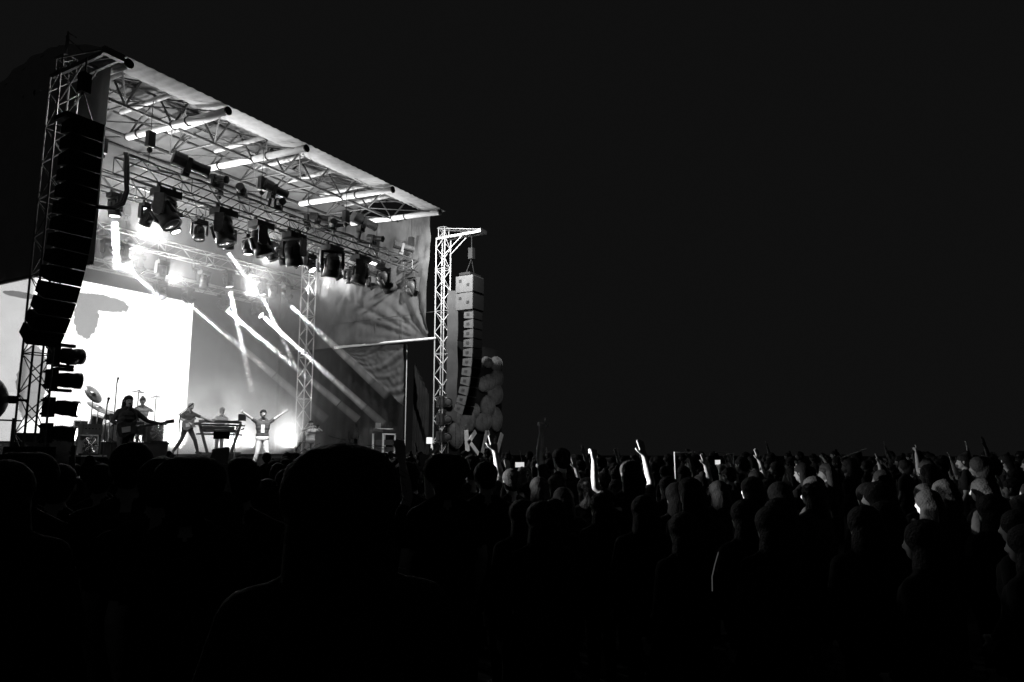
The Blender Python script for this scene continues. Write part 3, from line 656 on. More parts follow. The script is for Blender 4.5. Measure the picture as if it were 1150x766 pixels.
# near silhouettes, head tops where they stand
near = [((-6.2, -13.33, 1.88), 'hoodie', 'cap', 'bulky spectator in a cap, dark outline right below the bass player', 1),
 ((-6.4, -14.06, 1.76), 'stand', 'bushy', 'bushy haired spectator standing just in front of the guitarist in the T-shirt', 1),
 ((-5.91, -13.79, 1.76), 'stand', 'short', 'dark head below the keyboards, left of the singer', 1),
 ((-4.08, -12.14, 1.65), 'stand', 'long', 'small long haired spectator with light on the hair edge, below the singer', 1),
 ((-3.41, -11.64, 1.55), 'stand', 'short', 'short spectator half hidden by the biggest head', 1),
 ((-7.13, -15.6, 1.80), 'hoodie', 'mane', 'closest spectator, the biggest round dark head of long hair', 1),
 ((-6.12, -12.54, 1.72), 'stand', 'short', 'dark spectator at the foot of the near tower', 1),
 ((-6.59, -13.12, 1.78), 'stand', 'bushy', 'dark bushy head before the near tower base', 1),
 ((-6.89, -13.59, 1.75), 'hoodie', 'hood', 'hooded spectator at the left edge of the picture', 1),
 ((-4.57, -14.09, 1.77), 'stand', 'bushy', 'dark bushy head directly below the far bright tower', 1),
 ((-3.55, -13.75, 1.71), 'stand', 'cap', 'spectator in a cap under the pale letter K', 1),
 ((-5.24, -11.47, 1.7), 'stand', 'short', 'dark head beneath the drum kit', 1),
 ((-4.32, -13.57, 1.72), 'stand', 'short', 'dark head left of the far tower foot', 1),
 ((-4.79, -12.72, 1.6), 'stand', 'long', 'long haired spectator just left of the biggest head', 1),
 ((-2.44, -13.34, 1.63), 'stand', 'short', 'short dark spectator right of the painted bulbs', 1),
 ((-6.11, -13.91, 1.60), 'hoodie', 'hood', 'low hooded figure under the raised camera arm', 1)]
POS = []
for p, k, h, lab, sc in near:
    o = put(k, p, lab, h, 'dark heads in front of the stage', None, turn=0)
    if sc != 1: o.scale = (sc,)*3; o.location.z = p[2]-1.75*sc-.0
    POS.append(tuple(o.location.xy))
    if h in ('mane', 'long', 'bushy', 'short'):
        hm_ = o.children[0].data; r9 = random.Random(len(POS)); mb = MB(); hc = PM[k][1]
        for i in range(420 if h == 'mane' else 130):
            v = hm_.vertices[r9.randrange(len(hm_.vertices))]; nn = v.normal
            if v.co.z < hc.z-.2: continue
            a = Vector(v.co); t1 = Vector((r9.uniform(-1, 1), r9.uniform(-1, 1), r9.uniform(-.9, .3))); t1 = (t1-nn*t1.dot(nn)).normalized(); L = r9.uniform(.03, .08)
            mb.path([a-nn*.004, a+t1*L*.5+nn*r9.uniform(.003, .01), a+t1*L+nn*r9.uniform(.0, .012)], .0006, 3)
        mb.build('stray_hair', M['hair'], o.children[0])['kind'] = 'stuff'
hands_ = [((-6.02, -13.76, 1.89), 'fist', 'spectator whose raised dark arm holds a small camera below the keyboards', 'short'),
 ((-3.3, -9.55, 1.75), 'wave', 'spectator whose small dark open hand shows left of the guitarist', 'short'),
 ((-4.46, -13.63, 1.89), 'wave', 'spectator with a dark arm straight up before the wing curtain', 'long'),
 ((-3.55, -13.16, 1.79), 'bend', 'spectator holding a short pale stick up beside the far tower', 'short'),
 ((-2.69, -12.6, 1.69), 'bend', 'spectator with a pale forearm edge just left of the letter K', 'bun'),
 ((-2.43, -13.13, 1.97), 'both', 'spectator with both arms up before the slanted letter stroke', 'short'),
 ((-.58, -12.2, 1.71), 'bend', 'spectator with one bent arm right of the slanted letter stroke', 'cap'),
 ((.43, -11.89, 1.66), 'phone', 'spectator filming with a phone beside the painted bulbs', 'long'),
 ((-1.18, -13.0, 2.2), 'point', 'spectator whose thin lit arm reaches highest in the dark, right of the stage', 'short'),
 ((-.17, -12.91, 1.74), 'both', 'spectator with hands up, first lit group in the dark right of the stage', 'long'),
 ((-.04, -13.3, 1.6), 'bend', 'shorter spectator with a low lit forearm in the first lit group', 'bun'),
 ((4.48, -10.9, 1.92), 'wave', 'distant spectator with faint fingers raised above the first lit group', 'short'),
 ((4.9, -11.4, 1.86), 'wave', 'distant spectator with one faint hand raised left of the brightest arms', 'cap'),
 ((-1.70, -14.35, 1.92), 'both', 'spectator whose two raised arms are the brightest in the crowd', 'long'),
 ((3.53, -13.26, 1.76), 'bend', 'spectator with a small lit hand left of the white frame', 'short'),
 ((.63, -14.29, 1.74), 'wave', 'spectator with a slim lit arm under the left end of the white frame', 'bun'),
 ((2.82, -13.95, 1.68), 'phone', 'spectator filming under the white frame', 'short'),
 ((1.81, -14.32, 1.78), 'both', 'spectator with both arms raised in the middle under the white frame', 'cap'),
 ((.94, -14.87, 1.84), 'wave', 'spectator with a bright open hand at the right end of the white frame', 'short'),
 ((1.17, -15.3, 1.7), 'bend', 'spectator with a lit bent arm alone right of the white frame', 'long'),
 ((6.99, -15.17, 1.72), 'bend', 'spectator holding a pale stick far off to the right', 'short'),
 ((7.2, -15.8, 1.68), 'phone', 'spectator filming next to the one with the pale stick, far off to the right', 'bun'),
 ((3.95, -15.99, 1.78), 'wave', 'spectator with a lit curved arm and lit face, far right group', 'short'),
 ((4.3, -16.5, 1.92), 'point', 'spectator with one long lit arm slanting, far right group', 'long'),
 ((7.62, -16.23, 1.7), 'fist', 'spectator with a lit fist, middle of the far right group', 'cap'),
 ((7.9, -16.9, 1.7), 'bend', 'spectator with a lit palm beside the fist, far right group', 'short'),
 ((5.67, -16.95, 1.8), 'bend', 'spectator with a lit hand near the right picture edge', 'bun'),
 ((9.33, -17.29, 2.02), 'wave', 'distant spectator with the hand raised highest near the right edge', 'short'),
 ((6.3, -17.7, 1.66), 'phone', 'spectator filming near the right picture edge', 'long'),
 ((1.2, -17.35, 1.5), 'bend', 'closer short spectator with a lit lower arm near the right edge', 'short'),
 ((8.9, -18.3, 1.7), 'fist', 'rightmost spectator with a small lit fist', 'cap'),
 ((-3.0, -15.2, 1.6), 'stand', 'near dark spectator with long hair low in the picture right of centre', 'long')]
HO = []
for p, k, lab, h in hands_:
    side = {'point': 0, 'stand': None}.get(k, 1)
    o = put(k, p, lab, h, 'spectators lit by the stage', side, None); HO.append(o); POS.append(tuple(o.location.xy))
phone(HO[0], 'fist', 'small dark camera in a raised fist below the keyboards', 1, (0, .03, .07), False, .5)
for i, lab in ((7, 'phone held sideways beside the painted bulbs'), (16, 'glowing phone under the white frame'), (21, 'phone held up beside the pale stick'), (28, 'phone held up near the right picture edge')):
    phone(HO[i], 'phone', lab, 1, (-.09, .02, .04))
def stick(o, key, lab, L, d):
    p = world_pt(o, PM[key][2][1]+Vector((0, .02, .03))); t = MB().tube((0, 0, 0), Vector(d)*L, .012, n=8).build('light_stick', M['white'], None, False, p); tag(t, lab, 'stick', 'pale sticks held up')
stick(HO[3], 'bend', 'short pale stick held up left of the far tower foot', .2, (.6, -.3, .5)); stick(HO[20], 'bend', 'pale slanted stick held up far off to the right', .5, (.25, -.9, .35))
# ------------------------------------------------------------------ performers
GRP = None
pose('singer', .0095, ('skin', 'cloth3', 'wcloth', 'shoe', 'eye'), arms=(((-.36, .02, 1.52), (-.56, .08, 1.68), (0, 1, 0)), ((.38, .05, 1.52), (.6, .12, 1.66), (0, 1, 0))), hands=('open', 'fist'),
     legs=(((-.13, .1, .5), (-.17, .0, .08), (-.3, 1)), ((.13, .02, .5), (.2, -.12, .08), (.4, 1))), head=(.01, .02))
pose('guitar', .0095, ('skin', 'cloth3', 'cloth2', 'shoe', 'eye'), arms=(((-.42, .12, 1.22), (-.62, .3, 1.12), (0, 0, 1)), ((.27, -.04, 1.16), (.1, .2, 1.02), (0, -1, -.5))), hands=('fist', 'fist'),
     legs=(((-.2, .16, .46), (-.36, .1, .08), (-.5, 1)), ((.2, .02, .46), (.34, -.2, .08), (.5, 1))), hip=(0, 0, .86), lean=(0, .06), head=(0, .05))
pose('bass', .0095, ('skin', 'cloth2', 'denim', 'shoe', 'eye'), arms=(((-.42, .1, 1.2), (-.66, .28, 1.14), (0, 0, 1)), ((.29, -.04, 1.18), (.1, .22, 1.04), (0, -1, -.5))), hands=('fist', 'fist'), sleeves='long', bulk=1.1)
pose('drummer', .0095, ('skin', 'wcloth', 'denim', 'shoe', 'eye'), arms=(((-.3, .12, 1.0), (-.2, .36, 1.02), (0, 0, -1)), ((.3, .12, 1.0), (.24, .38, 1.12), (0, 0, -1))), hands=('fist', 'fist'), hip=(0, 0, .62),
     legs=(((-.2, .44, .52), (-.22, .5, .08), (-.2, 1)), ((.2, .44, .52), (.22, .5, .08), (.2, 1))))
pose('keys', .0095, ('skin', 'wcloth', 'denim', 'shoe', 'eye'), arms=(((-.26, .08, 1.14), (-.2, .36, 1.12), (0, 0, -1)), ((.26, .08, 1.14), (.2, .36, 1.12), (0, 0, -1))), hands=('open', 'open'), lean=(0, .08))
pose('horn', .0095, ('skin', 'wcloth', 'grey', 'shoe', 'eye'), arms=(((-.4, .14, 1.36), (-.1, .3, 1.5), (1, 0, 0)), ((.4, .14, 1.36), (.1, .3, 1.5), (-1, 0, 0))), hands=('fist', 'fist'))
def perform(k, x, y, z, turn, lab, hair, s, hm='hair'):
    me, hc, HL = PM[k]; return person(k, (x, y, z), PI+turn, s, lab, hair, None, hm)
RT = 1.72
sg = perform('singer', 6.95, .8, FZ, -.45, 'singer in dark T-shirt and white trousers flinging both arms wide at the stage front', 'short', 1.02)
MB().box((.03, .125, 1.2), (.1, .02, .24)).build('shirt_print', M['wcloth'], sg)
gt = perform('guitar', 7.15, 4.6, RT, -.1, 'fair haired guitarist in grey T-shirt with legs apart, left of the singer', 'short', .98, 'fair')
bs = perform('bass', 2.05, -.15, FZ, -.15, 'long haired bass player in black jacket before the bright screen', 'long', 1.06)
dr = perform('drummer', 5.8, 5.05, 2.08, -.3, 'drummer in a white shirt sitting behind the bass player', 'bun', .98)
ky = perform('keys', 9.0, 5.35, RT-.1, -.1, 'pale clothed keyboard player almost lost in the white smoke', 'short', .98, 'fair')
hn = perform('horn', 12.75, 4.7, FZ, -.4, 'musician in white top with elbows out by the rear tower', 'short', 1.0)
def guitar(o, lab, big, name, m, z=1.0, y=.24):
    t = thing(name, world_pt(o, (.06, y, z)), lab, 'guitar', None, o.rotation_euler.z); t.scale = (o.scale.x,)*3
    # local: neck towards -X, slightly up; body a waisted outline
    out = [(.28, 0), (.25, .13), (.12, .17), (0, .11), (-.1, .13), (-.2, .19), (-.16, .08), (-.13, 0), (-.2, -.14), (-.1, -.13), (0, -.12), (.12, -.19), (.24, -.15)]
    mb = MB(); n = len(out)
    for yy in (-.022, .022):
        for a, b in out: mb.v.append(Vector((a, yy, b)))
    mb.f.append(list(range(n))); mb.f.append([n+i for i in reversed(range(n))])
    for i in range(n): j = (i+1) % n; mb.f.append([i, j, n+j, n+i])
    R_ = Matrix.Rotation(.18, 3, 'Y')
    b = mb.build('guitar_body', m, t); b.rotation_euler = (0, .18, 0)
    L = .68 if big else .6
    nb = MB().box((-.13-L/2, .025, 0), (L, .024, .055)).build('neck', M['wood'], t); nb.rotation_euler = (0, .18, 0)
    hb = MB().box((-.13-L-.09, .03, .01), (.2, .02, .085)).build('headstock', m, t); hb.rotation_euler = (0, .18, 0)
    for k in range(4): pass
    pg = MB().box((.08, .027, -.02), (.18, .008, .12)).box((.0, .03, 0), (.03, .014, .08)).build('pickguard', M['wcloth'], t); pg.rotation_euler = (0, .18, 0)
    st = MB(); pts = [Vector((-.2, -.02, .17)), Vector((-.17, -.16, .38)), Vector((-.05, -.28, .5)), Vector((.1, -.42, .32)), Vector((.27, -.2, .05))]; st.path(pts, .018, 5); st.build('strap', M['blackr'], t)
guitar(gt, 'pale electric guitar slung on the fair haired guitarist', False, 'electric_guitar', M['print'], .99)
guitar(bs, 'dark bass guitar with long neck held level by the long haired player', True, 'bass_guitar', M['wood'], 1.03, .28)
# horn
p = world_pt(hn, (0, .3, 1.52)); t = thing('trumpet', p, 'small horn raised to the mouth of the musician by the rear tower', 'trumpet', None, hn.rotation_euler.z)
MB().tube((0, -.2, .02), (0, .25, 0), .012).ring((0, .0, -.04), (1, 0, 0), .06, .01).lathe([(.012, 0), (.03, .12), (.07, .17)], (0, .25, 0), (0, 1, 0)).build('horn_tube', M['chrome'], t)

# ------------------------------------------------------------------ drum kit
def stand(mb, x, y, z0, z1, legs=.3):
    mb.tube((x, y, z0+.1), (x, y, z1), .014)
    for k in range(3): a = k*2.1+.4; mb.tube((x, y, z0+.3), (x+legs*math.cos(a), y+legs*math.sin(a), z0+.01), .011, n=5)
DZ = 2.08
def cymbal(x, y, z, r, tilt, lab):
    t = thing('cymbal_stand', (x, y, DZ), lab, 'cymbal', 'cymbals of the drum kit')
    mb = MB(); stand(mb, 0, 0, 0, z-DZ); mb.build('stand', M['chrome'], t)
    c = MB().lathe([(r, 0), (r*.98, .008), (r*.6, .03), (r*.22, .045), (r*.18, .07), (0, .085), (0, .08), (r*.2, .035), (r*.6, .022), (r, 0)], n=28).build('cymbal', M['cymb'], t, True, (0, 0, z-DZ)); c.rotation_euler = tilt
cymbal(3.65, 4.1, 3.42, .3, (.9, .5, 0), 'tilted cymbal, highest and nearest one left of the bass player')
cymbal(3.95, 4.3, 3.05, .34, (.5, .3, 0), 'wide low cymbal touching the bass player\'s shoulder')
cymbal(5.35, 4.6, 3.62, .22, (.1, .1, 0), 'small flat cymbal over the drummer\'s head')
cymbal(5.95, 4.6, 3.5, .2, (.05, -.1, 0), 'small thin cymbal right of the drummer')
def drum(x, y, z, r, h, ax, lab, name='tom_drum', sh=None):
    t = thing(name, (x, y, z), lab, 'drum', 'drums of the kit'); A = Vector(ax).normalized()
    MB().lathe([(r, -h/2), (r, h/2)], ax=A, n=24).build('shell', sh or M['wood'], t, True)
    for sgn in (-1, 1): MB().lathe([(0, sgn*h/2), (r*.98, sgn*h/2)], ax=A, n=24).ball(A*sgn*h/2, .01).build('drum_skin', M['drumw'], t); MB().ring(A*sgn*h/2, A, r, .014, 24).build('hoop', M['chrome'], t)
    if name != 'bass_drum':
        for k in range(3): a = k*2.1; MB().tube((r*math.cos(a), r*math.sin(a), 0), ((r+.05)*math.cos(a), (r+.05)*math.sin(a), DZ-z+.01), .012).build('leg', M['chrome'], t)
drum(4.75, 4.75, 2.08+.3, .29, .4, (0, 1, 0), 'round front of the bass drum low on the drum riser', 'bass_drum')
drum(4.2, 4.75, 2.72, .17, .24, (.1, -.3, 1), 'tom with chrome hoops below the low cymbal'); drum(4.5, 4.6, 2.86, .15, .2, (.1, -.4, 1), 'small rack tom half behind the bass player')
drum(5.25, 4.4, 2.5, .22, .4, (0, 0, 1), 'floor tom right of the drummer'); drum(3.7, 4.7, 2.6, .18, .14, (0, -.1, 1), 'snare drum at the near side of the kit', 'snare_drum', M['chrome'])
# round caged fans / lamps
def fan(x, y, z, r, lab, sq):
    t = thing('caged_fan', (x, y, z), lab, 'fan', 'round caged fans on the stage')
    mb = MB()
    if sq:
        for a, b in (((-1, -1), (1, -1)), ((1, -1), (1, 1)), ((1, 1), (-1, 1)), ((-1, 1), (-1, -1))): mb.tube((a[0]*r*1.15, .05, a[1]*r*1.15), (b[0]*r*1.15, .05, b[1]*r*1.15), .03)
        mb.box((0, .1, 0), (r*2.3, .06, r*2.3))
    else: mb.box((-.05, .14, -.02), (r*2.1, .26, r*2))
    mb.build('casing', M['wcloth' if sq else 'grey'], t)
    c = MB()
    for k in range(5): c.ring((0, -.05-.02*(4-k)*.3, 0), (0, 1, 0), r*(.25+.18*k), .009, 22, 4)
    for k in range(8): a = k*PI/4; c.tube((0, -.08, 0), (r*math.cos(a), -.05, r*math.sin(a)), .007, n=4)
    c.build('cage', M['chrome'], t)
    b = MB()
    for k in range(5): a = k*1.257; b.box((r*.45*math.cos(a), 0, r*.45*math.sin(a)), (r*.55, .012, r*.3), Matrix.Rotation(-a, 3, 'Y'))
    b.ball((0, 0, 0), .05).build('blades', M['print'], t)
    MB().box((0, .05, -r-.02), (r*2.2, .34, .05)).tube((-.1, .05, -r), (-.1, .05, -r-.1), .02).build('foot', M['lampg'], t)
fan(1.86, 1.0, 1.95, .2, 'round fan in a white square frame at the near side of the stage', True)
fan(5.77, 4.15, 2.38, .26, 'round caged fan on a grey box at the right end of the drum riser', False)
t = thing('fan_table', (1.86, 1.0, FZ), 'low black flight case under the square framed fan', 'case'); MB().box((0, 0, .23), (.6, .5, .4)).build('case_body', M['black'], t); MB().box((0, 0, .445), (.62, .52, .03)).build('case_lid', M['alu'], t)
# amps, monitors
def amp(x, y, z0, w_, h, lab, m='wcloth'):
    t = thing('amplifier', (x, y, z0), lab, 'amplifier', 'amplifiers on the near side of the stage'); MB().box((0, 0, h/2), (w_, .35, h)).build('amp_body', M[m], t)
    MB().box((0, -.18, h*.42), (w_*.86, .012, h*.72)).build('grille', M['print'], t)
    k = MB()
    for i in range(5): k.tube((-w_*.35+i*w_*.17, -.176, h*.9), (-w_*.35+i*w_*.17, -.2, h*.9), .014, n=8)
    k.build('control_strip', M['black'], t)
amp(2.4, 2.0, FZ, .5, 1.25, 'tall white amplifier stack left of the bass player'); amp(1.75, 2.2, FZ, .55, .9, 'darker amplifier beside the white stack', 'grey'); amp(1.2, 2.4, FZ, .6, 1.0, 'dark amplifier nearest to the near tower', 'skirt')
def monitor(x, y, lab, rz=0):
    t = thing('stage_monitor', (x, y, FZ), lab, 'stage monitor', 'wedge monitors along the stage front', rz)
    mb = MB(); v = [(-.3, -.2, 0), (-.3, .22, 0), (-.3, .22, .12), (-.3, -.12, .38), (-.3, -.2, .3)]; n = 5
    for sx in (-1, 1):
        for q in v: mb.v.append(Vector((sx*.3, q[1], q[2])))
    mb.f = [[0, 1, 2, 3, 4], [9, 8, 7, 6, 5]]+[[i, (i+1) % 5, 5+(i+1) % 5, 5+i] for i in range(5)]
    mb.build('monitor_body', M['cab'], t); g_ = MB().box((0, 0, 0), (.54, .36, .015)).build('grille', M['lampg'], t, False, (0, .06, .26)); g_.rotation_euler = (-.65, 0, 0)
for i, (x, lab) in enumerate(((1.2, 'nearest wedge monitor at the stage lip'), (3.6, 'wedge monitor right of the bass player'), (6.2, 'wedge monitor left of the singer'), (8.1, 'wedge monitor right of the singer'), (11.5, 'farthest wedge monitor at the stage lip'))): monitor(x, -.75, lab)
def mic_stand(x, y, z0, z1, boom, lab):
    t = thing('microphone_stand', (x, y, z0), lab, 'microphone stand', 'microphone stands on the stage'); mb = MB(); stand(mb, 0, 0, 0, z1-z0)
    e = Vector((0, 0, z1-z0))
    if boom: e2 = e+Vector(boom); mb.tube(e-Vector(boom)*.3, e2, .01); e = e2
    mb.build('stand', M['lampg'], t); d = Vector(boom or (0, -.3, 1)).normalized()
    MB().tube(e, e+d*.13, .016, .022, 8).ball(e+d*.15, .032).build('microphone', M['black'], t)
mic_stand(4.02, 3.6, FZ, 3.75, None, 'tall thin microphone stand above the cymbals'); mic_stand(1.75, .2, FZ, 2.9, None, 'microphone stand left of the white amplifier')
mic_stand(5.85, 3.2, FZ, 2.95, (.1, -.25, .2), 'microphone stand between drum riser and guitarist'); mic_stand(6.55, 1.5, FZ, 2.4, None, 'slim microphone stand just left of the singer')
mic_stand(12.3, 1.8, FZ, 2.45, (-.35, -.2, .3), 'curved boom microphone stand above the biggest head'); mic_stand(8.2, 3.6, FZ, 2.4, (0, -.3, .1), 'boom microphone stand in front of the keyboards')
# keyboards on slanted stand
t = thing('keyboard_stand', (8.45, 4.5, RT), 'slant legged stand with a white panel under the two keyboards', 'keyboard stand')
MB().tube((-.95, 0, 1.05), (-.55, 0, .02), .05, n=8).tube((.75, 0, 1.05), (.4, 0, .02), .05, n=8).box((-.1, 0, .98), (2.0, .1, .06)).box((-.1, 0, .66), (1.8, .1, .06)).box((.4, 0, .03), (.5, .4, .05)).box((-.55, 0, .03), (.5, .4, .05)).build('stand_frame', M['lampg'], t)
MB().box((-.15, .06, .83), (1.35, .03, .22)).build('white_panel', M['wcloth'], t)
for z, w_, lab in ((1.03, 1.5, 'upper keyboard on the slanted stand'), (.72, 1.35, 'lower keyboard on the slanted stand')):
    t = thing('keyboard', (8.35, 4.5, RT+z), lab, 'keyboard', 'keyboards on the slanted stand')
    MB().box((0, 0, .06), (w_, .32, .09)).build('keyboard_case', M['lampg'], t); MB().box((0, .08, .11), (w_*.9, .14, .015)).build('keys', M['wcloth'], t)
t = thing('laptop', (9.1, 4.45, RT+1.14), 'small open laptop at the end of the upper keyboard', 'laptop'); MB().box((0, 0, .012), (.34, .24, .02)).build('laptop_base', M['lampg'], t); MB().box((0, -.12, .13), (.34, .015, .22)).build('laptop_lid', M['lampg'], t)
# rack on the far side of the stage
t = thing('equipment_rack', (13.95, 1.95, FZ), 'white framed equipment rack beside the wing curtain', 'equipment rack')
mb = MB()
for sx in (-.36, .36):
    for sy in (-.25, .25): mb.box((sx, sy, .62), (.06, .05, 1.24))
mb.box((0, -.25, 1.22), (.76, .05, .05)).box((0, -.25, .5), (.7, .05, .04)).build('rack_frame', M['white'], t)
for i, z in enumerate((.3, .62, .9)): MB().box((0, 0, z), (.6, .4, .2)).build('rack_unit', M['lampg'], t)
t = thing('mixing_desk', (13.95, 1.95, FZ+1.27), 'small mixing desk on top of the white framed rack', 'mixing desk')
b = MB().box((0, 0, .1), (.8, .5, .1)).build('desk_body', M['lampg'], t); b.rotation_euler = (.15, 0, 0)
k = MB()
for i in range(8): k.box((-.32+.09*i, -.05, .165), (.02, .25, .02))
k = k.build('faders', M['white'], t); MB().box((-.15, .2, .28), (.3, .03, .22)).build('desk_screen', M['grey'], t)
t = thing('small_monitor', (14.6, .25, 2.22), 'tiny bright monitor glowing below the wing curtain', 'monitor'); MB().box((0, .02, 0), (.42, .04, .3)).tube((0, .03, -.15), (0, .03, -.97), .02).build('monitor_case', M['black'], t); MB().box((0, -.003, 0), (.36, .01, .24)).build('screen', M['screenlit'], t)
# floodlight at the picture's left edge
t = thing('flood_light', (-1.05, .0, 2.88), 'big round black floodlight beside the near tower, at the left picture edge', 'floodlight')
MB().lathe([(0, .25), (.3, .22), (.5, .02), (.56, -.1), (.56, -.2), (.5, -.2), (.0, -.16)], ax=(-.2, -1, .1), n=28).build('lamp_shell', M['lampg'], t, True)
MB().box((.62, 0, 0), (.16, .12, .16)).tube((.6, 0, 0), (.95, 0, 0), .03).box((-.0, .3, -.5), (.06, .06, .6)).build('bracket', M['black'], t)
t = thing('guard_rail', (-.9, .1, 1.9), 'thin horizontal rails beside the near tower foot', 'rail'); MB().tube((-2.2, 0, .55), (.75, 0, .55), .02).tube((-2.2, 0, .1), (.75, 0, .1), .02).tube((-1.6, 0, -1.9), (-1.6, 0, .6), .03).tube((.6, 0, -1.9), (.6, 0, .6), .03).build('rails', M['midalu'], t)
t = thing('flight_case_pile', (-.35, -.35, 0), 'black covered block filling the foot of the near tower', 'covered case'); MB().box((.3, .2, .95), (.7, .7, 1.9)).build('cover', M['black'], t)
t = thing('added_light_stand', (-6.5, -1.0, 0), 'unseen black stand added for crowd lamps beyond the near end of the stage', 'added light stand')  # out-of-view stand, added to carry the spots on the raised arms
MB().tube((0, 0, 0), (0, 0, 3.9), .04).tube((-.4, 0, 3.4), (.4, 0, 3.4), .03).tube((-.4, 0, 3.75), (.4, 0, 3.75), .03).tube((-.3, 0, 2.6), (.3, 0, 2.6), .03).box((0, 0, .05), (.9, .9, .06)).build('stand', M['black'], t)  # post, crossbars and foot of the added out-of-view stand
for x, z in ((-.15, 3.4), (.12, 3.4), (.2, 3.7), (.35, 3.7), (0, 3.7), (-.25, 3.7), (0, 2.6)): MB().tube((x, .05, z), (x, -.22, z), .09, .1, 14).build('lamp_can', M['lampg'], t)
MB().box((.2, -.75, 2.56), (1.8, 1.1, .02)).build('added_shield_plate', M['black'], t)  # plate added to keep the wide spot off the lower crowd

# ------------------------------------------------------------------ painted banner right of the far tower
t = thing('festival_banner', (19.2, 1.0, 0), 'dark banner with pale bulb shapes and the big letters KA right of the far tower', 'banner')
MB().box((0, .18, 3.4), (4.6, .1, 6.4)).build('banner_sheet', M['printb'], t)
mp = lambda px, py: (17.3+(px-508)*.073-19.2, 1.68+(510-py)*.04)
def bulb(px, py, rx, rz, tw, g_='print'):
    x, z = mp(px, py); R_ = Matrix.Rotation(tw, 3, 'Y'); mb = MB().ball((0, 0, 0), rx*.073, .24, rz*.04, 20, 12, R_)
    for k in (-.55, 0, .55):   # raised seams
        pts = []
        for i in range(13):
            a = -PI/2+PI*i/12; q = Vector((math.sin(k)*rx*.073*1.01*math.cos(a), -math.cos(k)*.245*math.cos(a), rz*.041*math.sin(a))); pts.append(R_ @ q)
        mb.path(pts, .016, 4)
    mb.build('painted_bulb', M[g_], t, True, (x, .02, z))
for q in ((519, 470, 13, 16, .3), (511, 490, 8, 14, 0), (541, 474, 10, 11, -.2), (546, 456, 8, 13, -.35), (556, 470, 6, 14, 0), (555, 440, 9, 13, .3), (548, 428, 7, 10, .1), (557, 421, 6, 11, -.2), (541, 431, 6, 9, -.3), (556, 405, 6, 9, .1), (545, 405, 5, 6, .4), (530, 462, 5, 8, 0)): bulb(*q)
def strokes(name, lines, wd=.13):
    mb = MB()
    for a, b in lines:
        (x0, z0), (x1, z1) = mp(*a), mp(*b); d = Vector((x1-x0, 0, z1-z0)); L = d.length
        R_ = Matrix(((d.x/L, 0, -d.z/L), (0, 1, 0), (d.z/L, 0, d.x/L))); mb.box(((x0+x1)/2, -.26, (z0+z1)/2), (L+.06, .05, wd), R_)
    mb.build(name, M['letter'], t)
strokes('letter_k', [((516, 485), (518, 508))], .26); strokes('letter_k', [((526, 486), (518, 498)), ((519, 496), (529, 509))], .2)
strokes('letter_a', [((539, 485), (534, 508)), ((540, 485), (546, 508)), ((536, 501), (544, 501))], .19)
strokes('letter_stroke', [((557, 487), (551, 508))], .24)
spot('banner_lamp', (15.6, -4.2, 5.6), (3.2, 5, -3.0), 290, 75, .9, .1)
# white tubular frame over the right hand crowd
t = thing('tubular_frame', (1.45, -14.2, 0), 'thin white square frame held above the heads right of the brightest arms', 'frame')
MB().tube((-.75, .3, 1.79), (-.32, .14, 1.79), .008).build('top_bar', M['white'], t); MB().tube((.1, 0, 1.79), (.45, -.15, 1.775), .008).build('top_bar', M['white'], t)
MB().tube((-.75, .3, 1.79), (-.74, .3, 1.45), .008).build('upright', M['white'], t); MB().tube((.45, -.15, 1.775), (.44, -.15, 1.5), .008).build('upright', M['white'], t); MB().tube((-.74, .3, 1.5), (-.74, .3, 0), .008).build('pole', M['black'], t); MB().tube((.44, -.15, 1.5), (.44, -.15, 0), .008).build('pole', M['black'], t)

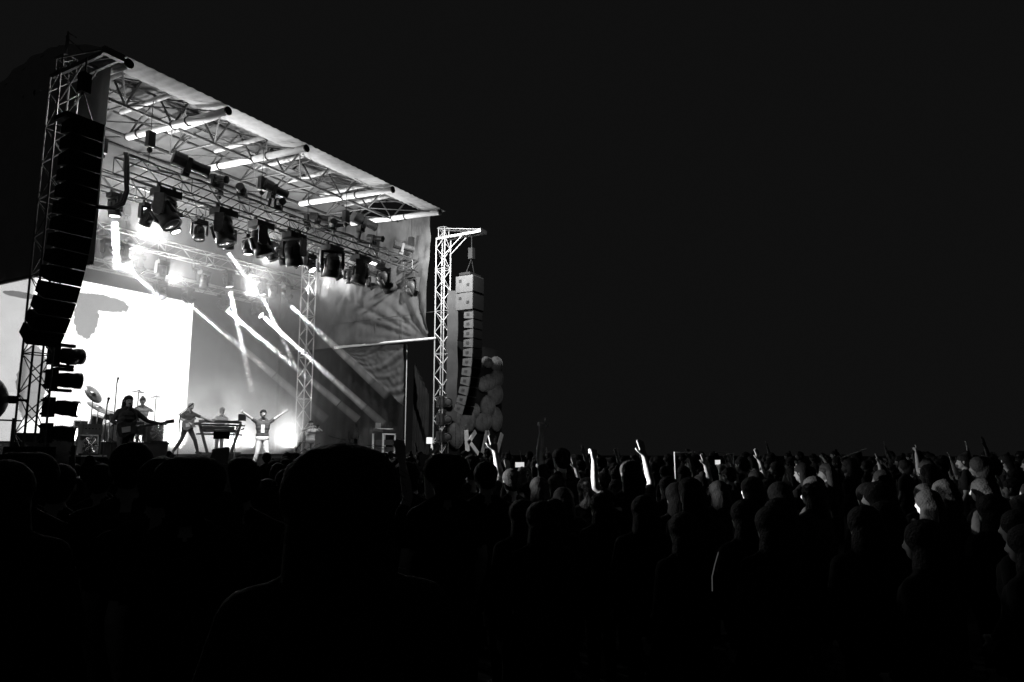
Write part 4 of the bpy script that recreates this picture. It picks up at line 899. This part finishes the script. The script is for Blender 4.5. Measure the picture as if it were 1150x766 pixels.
# the rest of the crowd
rr = random.Random(11); cnt = 0
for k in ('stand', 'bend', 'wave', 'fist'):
    me, hc, HL = PM[k]; m2 = me.copy(); m2.materials[0] = M['skin_shaded']; PM[k+'_d'] = (m2, hc, HL)  # skin colour darkened so the deep crowd looks unlit
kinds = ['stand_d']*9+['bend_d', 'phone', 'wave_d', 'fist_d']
for i in range(400):
    if cnt >= 40: break
    D = rr.uniform(4.2, 8.2); a = rr.uniform(YAW-.64, YAW+.02); x = CAMP.x+D*math.cos(a); y = CAMP.y+D*math.sin(a)
    if any((x-q[0])**2+(y-q[1])**2 < .44**2 for q in POS): continue
    POS.append((x, y)); cnt += 1
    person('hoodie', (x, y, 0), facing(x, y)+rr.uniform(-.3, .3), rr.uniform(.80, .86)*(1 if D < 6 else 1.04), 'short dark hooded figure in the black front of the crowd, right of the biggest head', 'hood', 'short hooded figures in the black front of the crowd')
for tries in range(6000):
    if cnt >= 245: break
    D = 4+26*rr.random()**.8; a = YAW+rr.uniform(-.66, .60)
    x = CAMP.x+D*math.cos(a); y = CAMP.y+D*math.sin(a)
    if y > -3.2 and -2 < x < 18: continue
    if y > 1: continue
    if D < 7 and a > YAW-.1: continue
    if D < 9 and a < YAW-.02: continue
    if any((x-q[0])**2+(y-q[1])**2 < .5**2 for q in POS): continue
    POS.append((x, y)); cnt += 1
    k = rr.choice(kinds); s = rr.uniform(.88, .98) if D < 15 else rr.uniform(.9, 1.03)
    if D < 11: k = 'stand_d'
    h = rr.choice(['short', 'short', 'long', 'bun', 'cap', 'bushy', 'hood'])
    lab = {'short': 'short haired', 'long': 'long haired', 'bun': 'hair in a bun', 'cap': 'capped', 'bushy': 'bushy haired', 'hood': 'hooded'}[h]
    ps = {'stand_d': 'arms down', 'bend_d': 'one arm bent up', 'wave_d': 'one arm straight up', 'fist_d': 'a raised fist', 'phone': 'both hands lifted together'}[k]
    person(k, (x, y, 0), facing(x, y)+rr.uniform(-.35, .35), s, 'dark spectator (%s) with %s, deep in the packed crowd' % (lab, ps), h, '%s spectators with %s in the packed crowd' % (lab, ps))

for (k, p) in PROT.items():
    if k not in used and 'label' in p and not p['label'] or not p.get('label'):
        for q in list(p.children_recursive)+[p]: bpy.data.objects.remove(q)

for loc, pts, lab in (((-6.62, -14.8, 1.37), [(-.09, .05, -.035), (-.03, .02, -.02), (.03, 0, -.02), (.07, -.02, .0), (.12, -.05, .02)], 'painted curved highlight of a strap low in the dark crowd under the biggest head'),
                      ((-5.13, -15.92, 1.29), [(-.02, 0, -.09), (-.015, 0, -.03), (0, -.01, .02), (.03, -.02, .07)], 'painted upright rim light of a clothing edge low in the crowd right of centre')):
    tag(MB().path([Vector(p) for p in pts], .0024, 6).build('rim_highlight', M['glow'], None, False, loc), lab, 'painted highlight', 'painted highlights low in the crowd')  # emissive strips painting rim light on a strap and clothing edge, no real lamp
